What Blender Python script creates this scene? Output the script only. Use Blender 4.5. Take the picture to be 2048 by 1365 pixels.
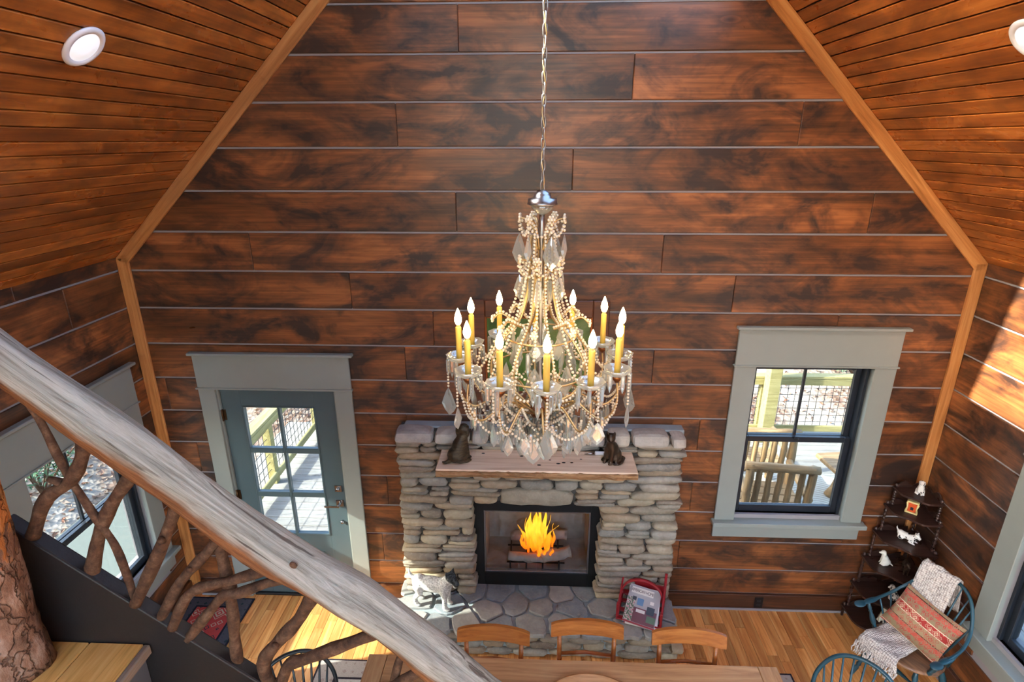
import bpy, bmesh, math, random
from mathutils import Vector, Matrix
random.seed(7)
for o in list(bpy.data.objects): bpy.data.objects.remove(o, do_unlink=True)
SC = bpy.context.scene
COL = SC.collection
PI = math.pi
# ------------------------------------------------------------------ camera
CAM_F, CAM_TH, CAM_YW, CAM_RL = 1146.56, math.radians(19.31), math.radians(-2.285), math.radians(-0.098)
cam_d = bpy.data.cameras.new('camera'); cam = bpy.data.objects.new('camera', cam_d); COL.objects.link(cam)
_fw = Vector((math.sin(CAM_YW)*math.cos(CAM_TH), math.cos(CAM_YW)*math.cos(CAM_TH), -math.sin(CAM_TH)))
_r = Vector((math.cos(CAM_YW), -math.sin(CAM_YW), 0)); _u = _r.cross(_fw)
_r2 = _r*math.cos(CAM_RL)+_u*math.sin(CAM_RL); _u2 = -_r*math.sin(CAM_RL)+_u*math.cos(CAM_RL)
cm = Matrix.Identity(4)
for i in range(3):
    cm[i][0], cm[i][1], cm[i][2] = _r2[i], _u2[i], -_fw[i]
cm[0][3], cm[1][3], cm[2][3] = 0.0, -4.05, 3.88
cam.matrix_world = cm
cam_d.sensor_width = 36.0; cam_d.lens = CAM_F/2048*36.0; cam_d.clip_start = 0.02; cam_d.clip_end = 200
SC.camera = cam
# ------------------------------------------------------------------ world, sun, exposure
SUN_DIR = Vector((1.0, 0.28, -0.61)).normalized()      # direction the sunlight travels
world = bpy.data.worlds.new('world'); SC.world = world; world.use_nodes = True
wn = world.node_tree; wn.nodes.clear()
w_out = wn.nodes.new('ShaderNodeOutputWorld'); w_bg = wn.nodes.new('ShaderNodeBackground')
w_sky = wn.nodes.new('ShaderNodeTexSky'); w_sky.sky_type = 'NISHITA'; w_sky.sun_disc = False
w_sky.sun_elevation = math.radians(29); w_sky.sun_rotation = math.atan2(-SUN_DIR.x, -SUN_DIR.y)
w_sky.air_density = 1.0; w_sky.dust_density = 3.0; w_sky.ozone_density = 0.6
w_bg.inputs['Strength'].default_value = 0.62
wn.links.new(w_sky.outputs[0], w_bg.inputs[0]); wn.links.new(w_bg.outputs[0], w_out.inputs[0])
sun_d = bpy.data.lights.new('sun', 'SUN'); sun = bpy.data.objects.new('sun', sun_d); COL.objects.link(sun)
sun_d.energy = 9.0; sun_d.angle = math.radians(0.6); sun_d.color = (1.0, 0.93, 0.80)
sun.rotation_euler = SUN_DIR.to_track_quat('-Z', 'Y').to_euler(); sun.location = (-12, -6, 12)
SC.view_settings.view_transform = 'Standard'; SC.view_settings.look = 'None'
SC.view_settings.gamma = 1.0; SC.view_settings.use_curve_mapping = False
SC.view_settings.exposure = 1.9
SC.cycles.use_denoising = True
SC.cycles.max_bounces = 6; SC.cycles.diffuse_bounces = 4; SC.cycles.glossy_bounces = 2; SC.cycles.transparent_max_bounces = 16
SC.cycles.use_adaptive_sampling = True; SC.cycles.adaptive_threshold = 0.06; SC.cycles.adaptive_min_samples = 12
SC.cycles.caustics_reflective = False; SC.cycles.caustics_refractive = False
SC.cycles.sample_clamp_indirect = 8.0
# ------------------------------------------------------------------ mesh helpers
class MB:
    """collects shapes, builds ONE mesh"""
    def __init__(s): s.v = []; s.f = []; s.sm = []
    def add(s, vs, fs, smooth=False):
        o = len(s.v); s.v += [tuple(v) for v in vs]
        s.f += [tuple(i+o for i in f) for f in fs]; s.sm += [smooth]*len(fs)
        return s
    def box(s, x0, x1, y0, y1, z0, z1, b=0.0):
        c = ((x0+x1)/2, (y0+y1)/2, (z0+z1)/2)
        vs, fs = cbox(abs(x1-x0), abs(y1-y0), abs(z1-z0), b)
        return s.add([(v[0]+c[0], v[1]+c[1], v[2]+c[2]) for v in vs], fs)
    def tube(s, path, rad, n=10, cap=True, smooth=True, jit=0.0):
        P = [Vector(p) for p in path]
        R = rad if isinstance(rad, (list, tuple)) else [rad]*len(P)
        t0 = (P[1]-P[0]).normalized()
        a = Vector((0, 0, 1)) if abs(t0.z) < 0.9 else Vector((1, 0, 0))
        nx = t0.cross(a).normalized(); vs = []; fs = []
        for i, p in enumerate(P):
            t = (P[min(i+1, len(P)-1)]-P[max(i-1, 0)]).normalized()
            nx = (nx - t*nx.dot(t)).normalized(); ny = t.cross(nx)
            for k in range(n):
                an = 2*PI*k/n; rr = R[i]*(1+random.uniform(-jit, jit))
                vs.append(p+nx*math.cos(an)*rr+ny*math.sin(an)*rr)
        for i in range(len(P)-1):
            for k in range(n):
                k2 = (k+1) % n
                fs.append((i*n+k, i*n+k2, (i+1)*n+k2, (i+1)*n+k))
        if cap:
            fs.append(tuple(reversed(range(n)))); fs.append(tuple(range((len(P)-1)*n, len(P)*n)))
        return s.add(vs, fs, smooth)
    def lathe(s, prof, n=16, c=(0, 0, 0), smooth=True, lob=0, lamp=0.0):
        vs = []; fs = []
        for r, z in prof:
            for k in range(n):
                an = 2*PI*k/n; rr = r*(1+(lamp*math.cos(lob*an) if lob else 0))
                vs.append((c[0]+rr*math.cos(an), c[1]+rr*math.sin(an), c[2]+z))
        for i in range(len(prof)-1):
            for k in range(n):
                k2 = (k+1) % n; fs.append((i*n+k, i*n+k2, (i+1)*n+k2, (i+1)*n+k))
        fs.append(tuple(reversed(range(n)))); fs.append(tuple(range((len(prof)-1)*n, len(prof)*n)))
        return s.add(vs, fs, smooth)
    def prism(s, poly, z0, z1):
        n = len(poly); vs = [(p[0], p[1], z0) for p in poly]+[(p[0], p[1], z1) for p in poly]
        fs = [tuple(reversed(range(n))), tuple(range(n, 2*n))]+[(k, (k+1) % n, n+(k+1) % n, n+k) for k in range(n)]
        return s.add(vs, fs)
    def ell(s, c, r, n=12, m=8, rot=None):
        vs = []; fs = []
        Rm = rot or Matrix.Identity(3); c = Vector(c)
        for i in range(1, m):
            ph = PI*i/m
            for k in range(n):
                an = 2*PI*k/n
                vs.append(c+Rm @ Vector((r[0]*math.sin(ph)*math.cos(an), r[1]*math.sin(ph)*math.sin(an), r[2]*math.cos(ph))))
        vs.append(c+Rm @ Vector((0, 0, r[2]))); vs.append(c+Rm @ Vector((0, 0, -r[2])))
        for i in range(m-2):
            for k in range(n):
                k2 = (k+1) % n; fs.append((i*n+k, (i+1)*n+k, (i+1)*n+k2, i*n+k2))
        T = (m-1)*n
        for k in range(n):
            fs.append((T, k, (k+1) % n)); fs.append((T+1, (m-2)*n+(k+1) % n, (m-2)*n+k))
        return s.add(vs, fs, True)
    def mesh(s, name):
        me = bpy.data.meshes.new(name); me.from_pydata(s.v, [], s.f)
        me.polygons.foreach_set('use_smooth', s.sm); me.update(); return me
    def build(s, name, mat, parent=None, M=None, **kw):
        return link(name, s.mesh(name), mat, parent, M, **kw)
def cbox(lx, ly, lz, b=0.0):
    hx, hy, hz = lx/2, ly/2, lz/2
    if b <= 0:
        vs = [(sx*hx, sy*hy, sz*hz) for sx in (-1, 1) for sy in (-1, 1) for sz in (-1, 1)]
        return vs, [(0, 1, 3, 2), (4, 6, 7, 5), (0, 4, 5, 1), (2, 3, 7, 6), (0, 2, 6, 4), (1, 5, 7, 3)]
    b = min(b, hx*.45, hy*.45, hz*.45)
    vs = []; ix = {}
    for sx in (-1, 1):
        for sy in (-1, 1):
            for sz in (-1, 1):
                for a in range(3):
                    ix[(sx, sy, sz, a)] = len(vs)
                    vs.append((sx*(hx-(b if a != 0 else 0)), sy*(hy-(b if a != 1 else 0)), sz*(hz-(b if a != 2 else 0))))
    fs = []
    def put(lst):
        p = [Vector(vs[i]) for i in lst]; nrm = (p[1]-p[0]).cross(p[2]-p[1]); c = sum(p, Vector())/len(p)
        fs.append(tuple(lst) if nrm.dot(c) > 0 else tuple(reversed(lst)))
    for a in range(3):
        o1, o2 = [(1, 2), (0, 2), (0, 1)][a]
        for s in (-1, 1):
            lst = []
            for p, q in ((-1, -1), (1, -1), (1, 1), (-1, 1)):
                k = [0, 0, 0]; k[a] = s; k[o1] = p; k[o2] = q; lst.append(ix[(*k, a)])
            put(lst)
    for a in range(3):
        o1, o2 = [(1, 2), (0, 2), (0, 1)][a]
        for p in (-1, 1):
            for q in (-1, 1):
                k0 = [0, 0, 0]; k0[a] = -1; k0[o1] = p; k0[o2] = q; k1 = list(k0); k1[a] = 1
                put([ix[(*k0, o1)], ix[(*k1, o1)], ix[(*k1, o2)], ix[(*k0, o2)]])
    for sx in (-1, 1):
        for sy in (-1, 1):
            for sz in (-1, 1): put([ix[(sx, sy, sz, a)] for a in range(3)])
    return vs, fs
def link(name, me, mat, parent=None, M=None, label=None, kind=None, cat=None, group=None):
    o = bpy.data.objects.new(name, me); COL.objects.link(o)
    if mat is not None and me is not None and len(me.materials) == 0: me.materials.append(mat)
    if parent is not None: o.parent = parent
    if M is not None: o.matrix_basis = M
    tag(o, label, cat, group, kind)
    return o
def tag(o, label=None, cat=None, group=None, kind=None):
    if label: o['label'] = label
    if cat: o['category'] = cat
    if group: o['group'] = group
    if kind: o['kind'] = kind
    return o
def thing(name, label, cat, loc=(0, 0, 0), rz=0.0, group=None, kind=None):
    o = bpy.data.objects.new(name, None); COL.objects.link(o); o.empty_display_size = .1
    o.location = loc; o.rotation_euler = (0, 0, rz)
    return tag(o, label, cat, group, kind)
def frame(origin, ux, uy):
    ux = Vector(ux).normalized(); uy = Vector(uy).normalized(); uz = ux.cross(uy)
    M = Matrix.Identity(4)
    for i in range(3): M[i][0], M[i][1], M[i][2], M[i][3] = ux[i], uy[i], uz[i], origin[i]
    return M
def T(x, y, z): return Matrix.Translation((x, y, z))
def RZ(a): return Matrix.Rotation(a, 4, 'Z')
def RX(a): return Matrix.Rotation(a, 4, 'X')
def RY(a): return Matrix.Rotation(a, 4, 'Y')
def bx(name, mat, parent, x0, x1, y0, y1, z0, z1, b=0.003, M=None, **kw):
    """box whose origin is its own centre"""
    vs, fs = cbox(abs(x1-x0), abs(y1-y0), abs(z1-z0), b)
    L = T((x0+x1)/2, (y0+y1)/2, (z0+z1)/2)
    return MB().add(vs, fs).build(name, mat, parent, (M @ L) if M is not None else L, **kw)
def spline(pts, n=6):
    P = [Vector(p) for p in pts]; out = []
    for i in range(len(P)-1):
        p0, p1, p2, p3 = P[max(i-1, 0)], P[i], P[i+1], P[min(i+2, len(P)-1)]
        for k in range(n):
            t = k/n
            out.append(.5*((2*p1)+(-p0+p2)*t+(2*p0-5*p1+4*p2-p3)*t*t+(-p0+3*p1-3*p2+p3)*t**3))
    out.append(P[-1]); return out
def lerp(a, b, t): return a+(b-a)*t
# ------------------------------------------------------------------ material helpers
def srgb(r, g, b):
    f = lambda c: (c/12.92 if c <= .04045 else ((c+.055)/1.055)**2.4)
    return (f(r/255), f(g/255), f(b/255), 1.0)
class NT:
    def __init__(s, name, rough=.5, spec=.5, metal=0.0, color=None):
        s.m = bpy.data.materials.new(name); s.m.use_nodes = True; s.t = s.m.node_tree
        s.t.nodes.clear(); s.out = s.t.nodes.new('ShaderNodeOutputMaterial')
        s.b = s.t.nodes.new('ShaderNodeBsdfPrincipled'); s.t.links.new(s.b.outputs[0], s.out.inputs[0])
        s.b.inputs['Roughness'].default_value = rough; s.b.inputs['Metallic'].default_value = metal
        s.b.inputs['Specular IOR Level'].default_value = spec
        if color: s.b.inputs['Base Color'].default_value = color
    def n(s, typ, ins=None, **at):
        nd = s.t.nodes.new('ShaderNode'+typ)
        for k, v in at.items(): setattr(nd, k, v)
        for k, v in (ins or {}).items(): s.set(nd.inputs[k], v)
        return nd
    def set(s, sock, v):
        if isinstance(v, bpy.types.NodeSocket): s.t.links.new(v, sock)
        elif isinstance(v, bpy.types.Node): s.t.links.new(v.outputs[0], sock)
        else: sock.default_value = v
    def coord(s, scale=(1, 1, 1), rnd=True, gen=False):
        tc = s.n('TexCoord'); v = tc.outputs['Generated' if gen else 'Object']
        mp = s.n('Mapping', {'Vector': v, 'Scale': scale})
        if not rnd: return mp.outputs[0]
        oi = s.n('ObjectInfo'); mu = s.n('Math', {0: oi.outputs['Random'], 1: 137.0}, operation='MULTIPLY')
        ad = s.n('VectorMath', {0: mp.outputs[0], 1: mu}, operation='ADD')
        return ad.outputs[0]
    def rnd(s): return s.n('ObjectInfo').outputs['Random']
    def noise(s, vec, scale=5, detail=4, rough=.55, dist=0.0):
        return s.n('TexNoise', {'Vector': vec, 'Scale': scale, 'Detail': detail, 'Roughness': rough, 'Distortion': dist}).outputs['Fac']
    def ramp(s, fac, stops, interp='LINEAR'):
        r = s.n('ValToRGB', {'Fac': fac}); cr = r.color_ramp; cr.interpolation = interp
        while len(cr.elements) < len(stops): cr.elements.new(.5)
        for e, (p, c) in zip(cr.elements, stops): e.position = p; e.color = c
        return r.outputs[0]
    def mix(s, f, a, b, mode='MIX'):
        m = s.n('Mix', data_type='RGBA', blend_type=mode)
        s.set(m.inputs[0], f); s.set(m.inputs[6], a); s.set(m.inputs[7], b)
        return m.outputs[2]
    def math(s, op, a, b=0.0, c=0.0, clamp=False):
        return s.n('Math', {0: a, 1: b, 2: c}, operation=op, use_clamp=clamp).outputs[0]
    def hsv(s, col, h=.5, sat=1.0, v=1.0): return s.n('HueSaturation', {'Color': col, 'Hue': h, 'Saturation': sat, 'Value': v}).outputs[0]
    def bump(s, h, strength=.3, dist=.01):
        b = s.n('Bump', {'Height': h, 'Strength': strength, 'Distance': dist}); s.t.links.new(b.outputs[0], s.b.inputs['Normal'])
    def col(s, c): s.set(s.b.inputs['Base Color'], c)
    def rng(s, v, a, b): return s.n('MapRange', {'Value': v, 'To Min': a, 'To Max': b}).outputs[0]
def m_plain(name, c, rough=.5, metal=0.0, spec=.5, var=.06, bump=0.0):
    t = NT(name, rough, spec, metal); v = t.coord(); nz = t.noise(v, 9, 4)
    t.col(t.hsv(c, v=t.rng(nz, 1-var*1.6, 1+var*1.6)))
    if bump: t.bump(t.noise(v, 60, 3), bump, .003)
    return t.m
def m_wood(name, c_dark, c_mid, c_light, rough=.4, spec=.5, gs=1.0, blotch=.5, bl_col=None, var=.25, knots=.6, axis=0, bump=.15, rvar=.15, bl_scale=1.0):
    """boards: grain runs along the object's own length axis"""
    t = NT(name, rough, spec)
    sc = [13*gs]*3; sc[axis] = .8*gs
    v = t.coord(tuple(sc)); g = t.noise(v, 2.2, 8, .62, .8)
    sc2 = [2.1]*3; sc2[axis] = .75
    vb = t.coord(tuple(k_*bl_scale for k_ in sc2)); bl = t.noise(vb, 1.6, 5, .6, .5)
    c = t.ramp(g, [(.28, c_dark), (.5, c_mid), (.74, c_light)])
    if blotch > 0:
        f = t.ramp(bl, [(.40, (0, 0, 0, 1)), (.66, (1, 1, 1, 1))])
        f = t.math('MULTIPLY', f, blotch); c = t.mix(f, c, bl_col or c_dark)
    if knots > 0:
        sk = [4.2]*3; sk[axis] = 1.5
        vk = t.coord(tuple(sk)); vo = t.n('TexVoronoi', {'Vector': vk, 'Scale': 1.0, 'Randomness': 1.0})
        k = t.ramp(vo.outputs['Distance'], [(.03, (1, 1, 1, 1)), (.10, (.35, .35, .35, 1)), (.2, (0, 0, 0, 1))])
        k = t.math('MULTIPLY', k, knots); c = t.mix(k, c, tuple(x*.35 for x in c_dark[:3])+(1,))
    c = t.hsv(c, v=t.rng(t.rnd(), 1-var, 1+var)); t.col(c)
    t.set(t.b.inputs['Roughness'], t.rng(bl, rough-rvar, rough+rvar))
    if bump: t.bump(g, bump, .004)
    return t.m
def m_emit(name, c, s):
    t = NT(name); t.b.inputs['Emission Color'].default_value = c; t.b.inputs['Emission Strength'].default_value = s
    t.col(c); return t.m
def m_glass(name, tint=(.97, .99, 1, 1), refl=.5):
    t = NT(name); tr = t.n('BsdfTransparent', {'Color': tint}); gl = t.n('BsdfGlossy', {'Roughness': .02})
    fr = t.n('LayerWeight', {'Blend': .5}).outputs['Facing']; fr = t.math('ADD', t.math('POWER', fr, 4.0), .04); mx = t.n('MixShader', {0: t.math('MULTIPLY', fr, refl), 1: tr.outputs[0], 2: gl.outputs[0]})
    t.t.links.new(mx.outputs[0], t.out.inputs[0]); return t.m
MAT = {}
def m_stain(name, c_dark, c_mid, c_light, c_blot, rough=.34, var=.2, blot=.9):
    """dark stained pine: fine quiet grain, soft orange figure, amorphous dark stain blotches, knots"""
    t = NT(name, rough, .5)
    g = t.noise(t.coord((1.1, 34, 34)), 1.5, 6, .6, .3)                     # fine grain
    fig = t.noise(t.coord((.55, 2.6, 2.6)), 1.7, 4, .55, 1.2)               # figure along the board
    b1 = t.noise(t.coord((1.0, 2.0, 2.0)), 1.5, 4, .6, 1.6); b2 = t.noise(t.coord((2.2, 3.4, 3.4)), 2.2, 5, .6, .9)
    c = t.ramp(t.math('ADD', t.math('MULTIPLY', g, .42), t.math('MULTIPLY', fig, .58)), [(.36, c_dark), (.5, c_mid), (.66, c_light)])
    f = t.ramp(t.math('ADD', t.math('MULTIPLY', b1, .7), t.math('MULTIPLY', b2, .3)), [(.44, (0, 0, 0, 1)), (.60, (1, 1, 1, 1))])
    c = t.mix(t.math('MULTIPLY', f, blot), c, c_blot)
    vo = t.n('TexVoronoi', {'Vector': t.coord((1.25, 3.6, 3.6)), 'Scale': 1.0, 'Randomness': 1.0})
    k = t.ramp(vo.outputs['Distance'], [(.02, (.85, .85, .85, 1)), (.07, (.3, .3, .3, 1)), (.09, (.6, .6, .6, 1)), (.17, (0, 0, 0, 1))])
    c = t.mix(k, c, tuple(x*.4 for x in c_dark[:3])+(1,))
    t.col(t.hsv(c, v=t.rng(t.rnd(), 1-var, 1+var))); t.set(t.b.inputs['Roughness'], t.rng(b1, rough-.14, rough+.14)); t.bump(g, .10, .003)
    return t.m
MAT['wall'] = m_stain('wall_stain', srgb(78, 48, 29), srgb(122, 73, 41), srgb(168, 102, 57), srgb(38, 30, 28))
MAT['backing'] = m_plain('wall_backing', srgb(150, 145, 146), .7)
MAT['ceil_back'] = m_plain('ceiling_backing', srgb(52, 34, 24), .7)
MAT['ceil'] = m_stain('ceiling_stain', srgb(124, 66, 26), srgb(168, 94, 38), srgb(202, 124, 56), srgb(92, 54, 30), .3, .13, .6)
MAT['rake'] = m_wood('pine_trim', srgb(150, 92, 44), srgb(188, 124, 66), srgb(214, 154, 92), .45, .4, 1.0, .3, srgb(150, 104, 66), .12, .3)
MAT['floor'] = m_wood('heart_pine', srgb(190, 116, 56), srgb(228, 160, 90), srgb(246, 200, 132), .34, .5, 1.0, .35, srgb(196, 110, 48), .30, .25)
MAT['base'] = m_wood('baseboard_stain', srgb(52, 32, 22), srgb(92, 52, 28), srgb(122, 74, 40), .4, .5, 1.0, .5, srgb(40, 30, 28), .1, .2)
MAT['trim'] = m_plain('sage_trim_paint', srgb(142, 148, 141), .42, var=.03)
MAT['doorp'] = m_plain('slate_door_paint', srgb(78, 96, 100), .35, var=.03)
MAT['sash'] = m_plain('black_sash', srgb(30, 36, 44), .35, var=.03)
MAT['glass'] = m_glass('window_glass', (.60, .64, .66, 1)); MAT['clear'] = m_glass('skylight_glass')
MAT['nickel'] = NT('satin_nickel', .25, .5, 1.0, srgb(170, 170, 172)).m
MAT['brass'] = NT('aged_bronze', .4, .5, 1.0, srgb(92, 66, 44)).m
MAT['iron'] = m_plain('black_iron', srgb(26, 28, 30), .4, .3, var=.05)
MAT['white'] = m_plain('white_plastic', srgb(228, 228, 232), .4, var=.02)
# ------------------------------------------------------------------ the room
XL, XR, EAVE, YR = -3.057, 3.127, 3.07, -8.0
XC = (XL+XR)/2; RIDGE = EAVE+(XR-XL)/2
PITCH = .2855
ROWZ = [.161]+[.408+PITCH*k for k in range(0, 22)]
def plank(name, mat, parent, c, ux, uy, L, W, Tk, b=.004, sl=0.0, sr=0.0):
    """board: local x = length, y = width, z = thickness (towards the room); sl/sr shear the ends"""
    vs, fs = cbox(L, W, Tk, b); out = []
    for x, y, z in vs: out.append((x+(sl if x < 0 else sr)*y, y, z))
    return MB().add(out, fs).build(name, mat, parent, frame(c, ux, uy))
def cut_out(segs, a, b):
    res = []
    for s, e in segs:
        if b <= s or a >= e: res.append((s, e)); continue
        if a > s: res.append((s, a))
        if b < e: res.append((b, e))
    return res
def holes_backing(mb, rect, holes, put):
    """fill rect (u0,u1,v0,v1) with boxes around the holes (sorted in u, not overlapping)"""
    u0, u1, v0, v1 = rect; u = u0
    for a, b, c, d in sorted(holes):
        if a > u: put(mb, u, a, v0, v1)
        if c > v0: put(mb, a, b, v0, c)
        if d < v1: put(mb, a, b, d, v1)
        u = b
    if u < u1: put(mb, u, u1, v0, v1)
# --- floor
fb = MB(); fb.box(XL-.1, XR+.1, YR, .1, -.12, -.024)
floor = fb.build('floor', MAT['floor'], label='warm honey strip wood floor of the room', kind='structure', cat='floor')
bw = .0825; nrow = int((XR-XL)/bw)+1; bwid = (XR-XL)/nrow; YB = -2.35
for i in range(nrow):
    x = XL+(i+.5)*bwid; y = 0.0-random.uniform(.15, .9); ys = [0.0]
    while y > YB+.25: ys.append(y); y -= random.uniform(.75, 1.5)
    ys.append(YB)
    for a, b in zip(ys[:-1], ys[1:]):
        plank('floor_board', MAT['floor'], floor, (x, (a+b)/2, -.010+random.uniform(-.0004, .0004)), (0, 1, 0), (-1, 0, 0), a-b-.0012, bwid-.0016, .02, .0015)
rest = MB()
for i in range(nrow):
    x = XL+(i+.5)*bwid; rest.box(x-bwid/2+.001, x+bwid/2-.001, YR, YB-.002, -.024, -.0)
rest.build('floor_boards_far', MAT['floor'], floor, kind='stuff')
# --- back wall
D_OP = (-2.505, -1.545, 0.0, 2.04); W_OP = (1.655, 2.525, .965, 2.285); F_OP = (-.50, .58, .27, 1.12)
def put_b(mb, u0, u1, v0, v1): mb.box(u0, u1, .012, .18, v0, v1)
mb = MB(); holes_backing(mb, (XL-.05, XR+.05, 0, EAVE), [D_OP, W_OP, F_OP], put_b)
mb.add([(XL-.05, .012, EAVE), (XR+.05, .012, EAVE), (XC, .012, RIDGE+.05), (XL-.05, .18, EAVE), (XR+.05, .18, EAVE), (XC, .18, RIDGE+.05)],
       [(0, 1, 2), (5, 4, 3), (0, 3, 4, 1), (1, 4, 5, 2), (2, 5, 3, 0)])
wall_back = mb.build('wall_back', MAT['backing'], label='dark stained wide plank gable wall behind the fireplace', kind='structure', cat='wall')
JOINTS = {0: [-.2], 14: [.62], 13: [-.93, 1.72], 12: [.25], 11: [-.55, 2.28], 10: [-2.05, .9], 9: [-1.35, 1.43], 8: [-.75, 2.2], 7: [-.98, .9],
          6: [-2.9, .75], 5: [1.3], 4: [-2.75], 3: [-1.2, 1.3], 2: [2.83], 1: [-1.28, 1.25], 15: [-.5], 16: [.6], 17: [-.3]}
GAP = .014
for k in range(len(ROWZ)-1):
    z0, z1 = ROWZ[k]+GAP/2, ROWZ[k+1]-GAP/2
    if z0 > RIDGE-.25: break
    zt = max(0.0, z1-EAVE); zb = max(0.0, z0-EAVE)
    xl, xr = XL+(zt+zb)/2, XR-(zt+zb)/2
    segs = [(xl, xr)]
    fill = []
    for rr in ((-2.56, -1.49, 0, 2.08), (1.60, 2.58, .915, 2.40), (-1.0, 1.09, 0, 1.72)):
        if z1 > rr[2]+.02 and z0 < rr[3]-.0:
            segs = cut_out(segs, rr[0], rr[1])
            if z0 < rr[2]-.02: fill.append((rr[0]+.001, rr[1]-.001, z0, rr[2]))
            if z1 > rr[3]+.02: fill.append((rr[0]+.001, rr[1]-.001, rr[3], z1))
    for a, b, c, d in fill: plank('plank', MAT['wall'], wall_back, ((a+b)/2, .0095, (c+d)/2), (1, 0, 0), (0, 0, 1), b-a, d-c, .018, .003)
    for j in JOINTS.get(k, []):
        segs = [q for s, e in segs for q in (((s, j-.001), (j+.001, e)) if s+.05 < j < e-.05 else ((s, e),))]
    for s, e in segs:
        sl = 1.0 if (s == xl and zt > 0) else 0.0; sr = -1.0 if (e == xr and zt > 0) else 0.0
        if sl and zb == 0: sl = zt/(z1-z0)
        if sr and zb == 0: sr = -zt/(z1-z0)
        dz = random.uniform(-.0022, .0012)
        plank('plank', MAT['wall'], wall_back, ((s+e)/2, .0095-dz, (z0+z1)/2), (1, 0, 0), (0, 0, 1), e-s, z1-z0, .018, .004, sl, sr)
# --- side walls
def side_wall(name, X, sgn, label, holes, trims):
    def put_s(mb, u0, u1, v0, v1): mb.box(min(X-sgn*.012, X-sgn*.18), max(X-sgn*.012, X-sgn*.18), u0, u1, v0, v1)
    mb = MB(); holes_backing(mb, (YR, .0, 0, EAVE+.14), holes, put_s)
    w = mb.build(name, MAT['backing'], label=label, kind='structure', cat='wall')
    for k in range(len(ROWZ)-1):
        z0, z1 = ROWZ[k]+GAP/2, ROWZ[k+1]-GAP/2
        if z0 > EAVE-.03: break
        z1 = min(z1, EAVE+.01)
        segs = [(YR, -.003)]
        for a, b, c, d in trims:
            if z1 > c and z0 < d: segs = cut_out(segs, a, b)
        for j in (-2.4-random.uniform(0, .8), -5.2-random.uniform(0, 1), [-.55, -.9, -1.5][k % 3] if k in (2, 5, 8, 9, 10) else -99):
            segs = [q for s, e in segs for q in (((s, j-.001), (j+.001, e)) if s+.05 < j < e-.05 else ((s, e),))]
        for s, e in segs:
            dz = random.uniform(-.002, .001)
            plank('plank', MAT['wall'], w, (X-sgn*.0095+sgn*dz, (s+e)/2, (z0+z1)/2), (0, sgn, 0), (0, 0, 1), e-s, z1-z0, .018, .004)
    return w
L_OP = (-1.205, -.315, .665, 1.975); R_OP = (-1.81, -.915, .69, 2.0)
wall_left = side_wall('wall_left', XL, 1, 'left plank wall with the tall window behind the stair rail', [L_OP], [(-1.30, -.21, .60, 2.10)])
wall_right = side_wall('wall_right', XR, -1, 'right plank wall beside the corner shelf', [R_OP, (-5.6, -3.2, .6, 2.6)], [(-1.91, -.82, .62, 2.10), (-5.6, -3.2, .6, 2.6)])
# --- rear wall, behind the viewer: mostly open, shaped to let in fill light
mb = MB(); mb.box(XL, XR, YR-.2, YR, 0, .25); mb.box(XL, XL+.22, YR-.2, YR, .25, EAVE); mb.box(XR-.22, XR, YR-.2, YR, .25, EAVE)
for x in (-1.1, 1.0): mb.box(x-.06, x+.06, YR-.2, YR, .25, EAVE+1.6)
mb.box(XL, XR, YR-.2, YR, EAVE-.1, EAVE+.05)
mb.build('wall_rear', MAT['wall'], label='open rear gable frame added behind the viewer for fill light', kind='structure', cat='wall')
# --- ceiling (two slopes) with a skylight high on the left slope
q = math.sqrt(.5); SL = (RIDGE-EAVE)/q
mb = MB()
SKYS = [(-1, 2.45, 3.28, -2.28, -1.42), (1, 2.45, 4.15, -2.7, -.62), (-1, 1.6, 3.4, -6.9, -4.9), (1, 1.6, 3.4, -6.9, -4.9)]   # slope side, along the slope a0,a1 ; y0,y1; last three added for fill light
def slope_box(sd, a0, a1, y0, y1, h0, h1):
    vs = []
    for a in (a0, a1):
        for y in (y0, y1):
            for h in (h0, h1):
                X = XL+a*q-h*q if sd < 0 else XR-a*q+h*q
                vs.append((X, y, EAVE+a*q+h*q))
    mb.add(vs, [(0, 1, 3, 2), (4, 6, 7, 5), (0, 4, 5, 1), (2, 3, 7, 6), (0, 2, 6, 4), (1, 5, 7, 3)])
for sd in (-1, 1):
    holes_backing(mb, (YR, .1, -.1, SL+.1), [(y0, y1, a0, a1) for s_, a0, a1, y0, y1 in SKYS if s_ == sd], lambda m_, u0, u1, v0, v1: slope_box(sd, v0, v1, u0, u1, .02, .16))
ceiling = mb.build('ceiling', MAT['ceil_back'], label='vaulted ceiling of narrow orange-brown boards', kind='structure', cat='ceiling')
nb = 50; cw = SL/nb
for sd in (-1, 1):
    for i in range(nb):
        a = (i+.5)*cw; spans = [(YR, -.001)]
        for s_, a0, a1, y0, y1 in SKYS:
            if s_ == sd and a0-cw*.5 < a < a1+cw*.5: spans = cut_out(spans, y0, y1)
        for s, e in spans:
            h = .0085
            X = XL+a*q-h*q if sd < 0 else XR-a*q+h*q
            plank('ceiling_board', MAT['ceil'], ceiling, (X, (s+e)/2, EAVE+a*q+h*q), (0, -sd, 0), (-sd*q, 0, q), e-s, cw-.007, .016, .006)
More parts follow.
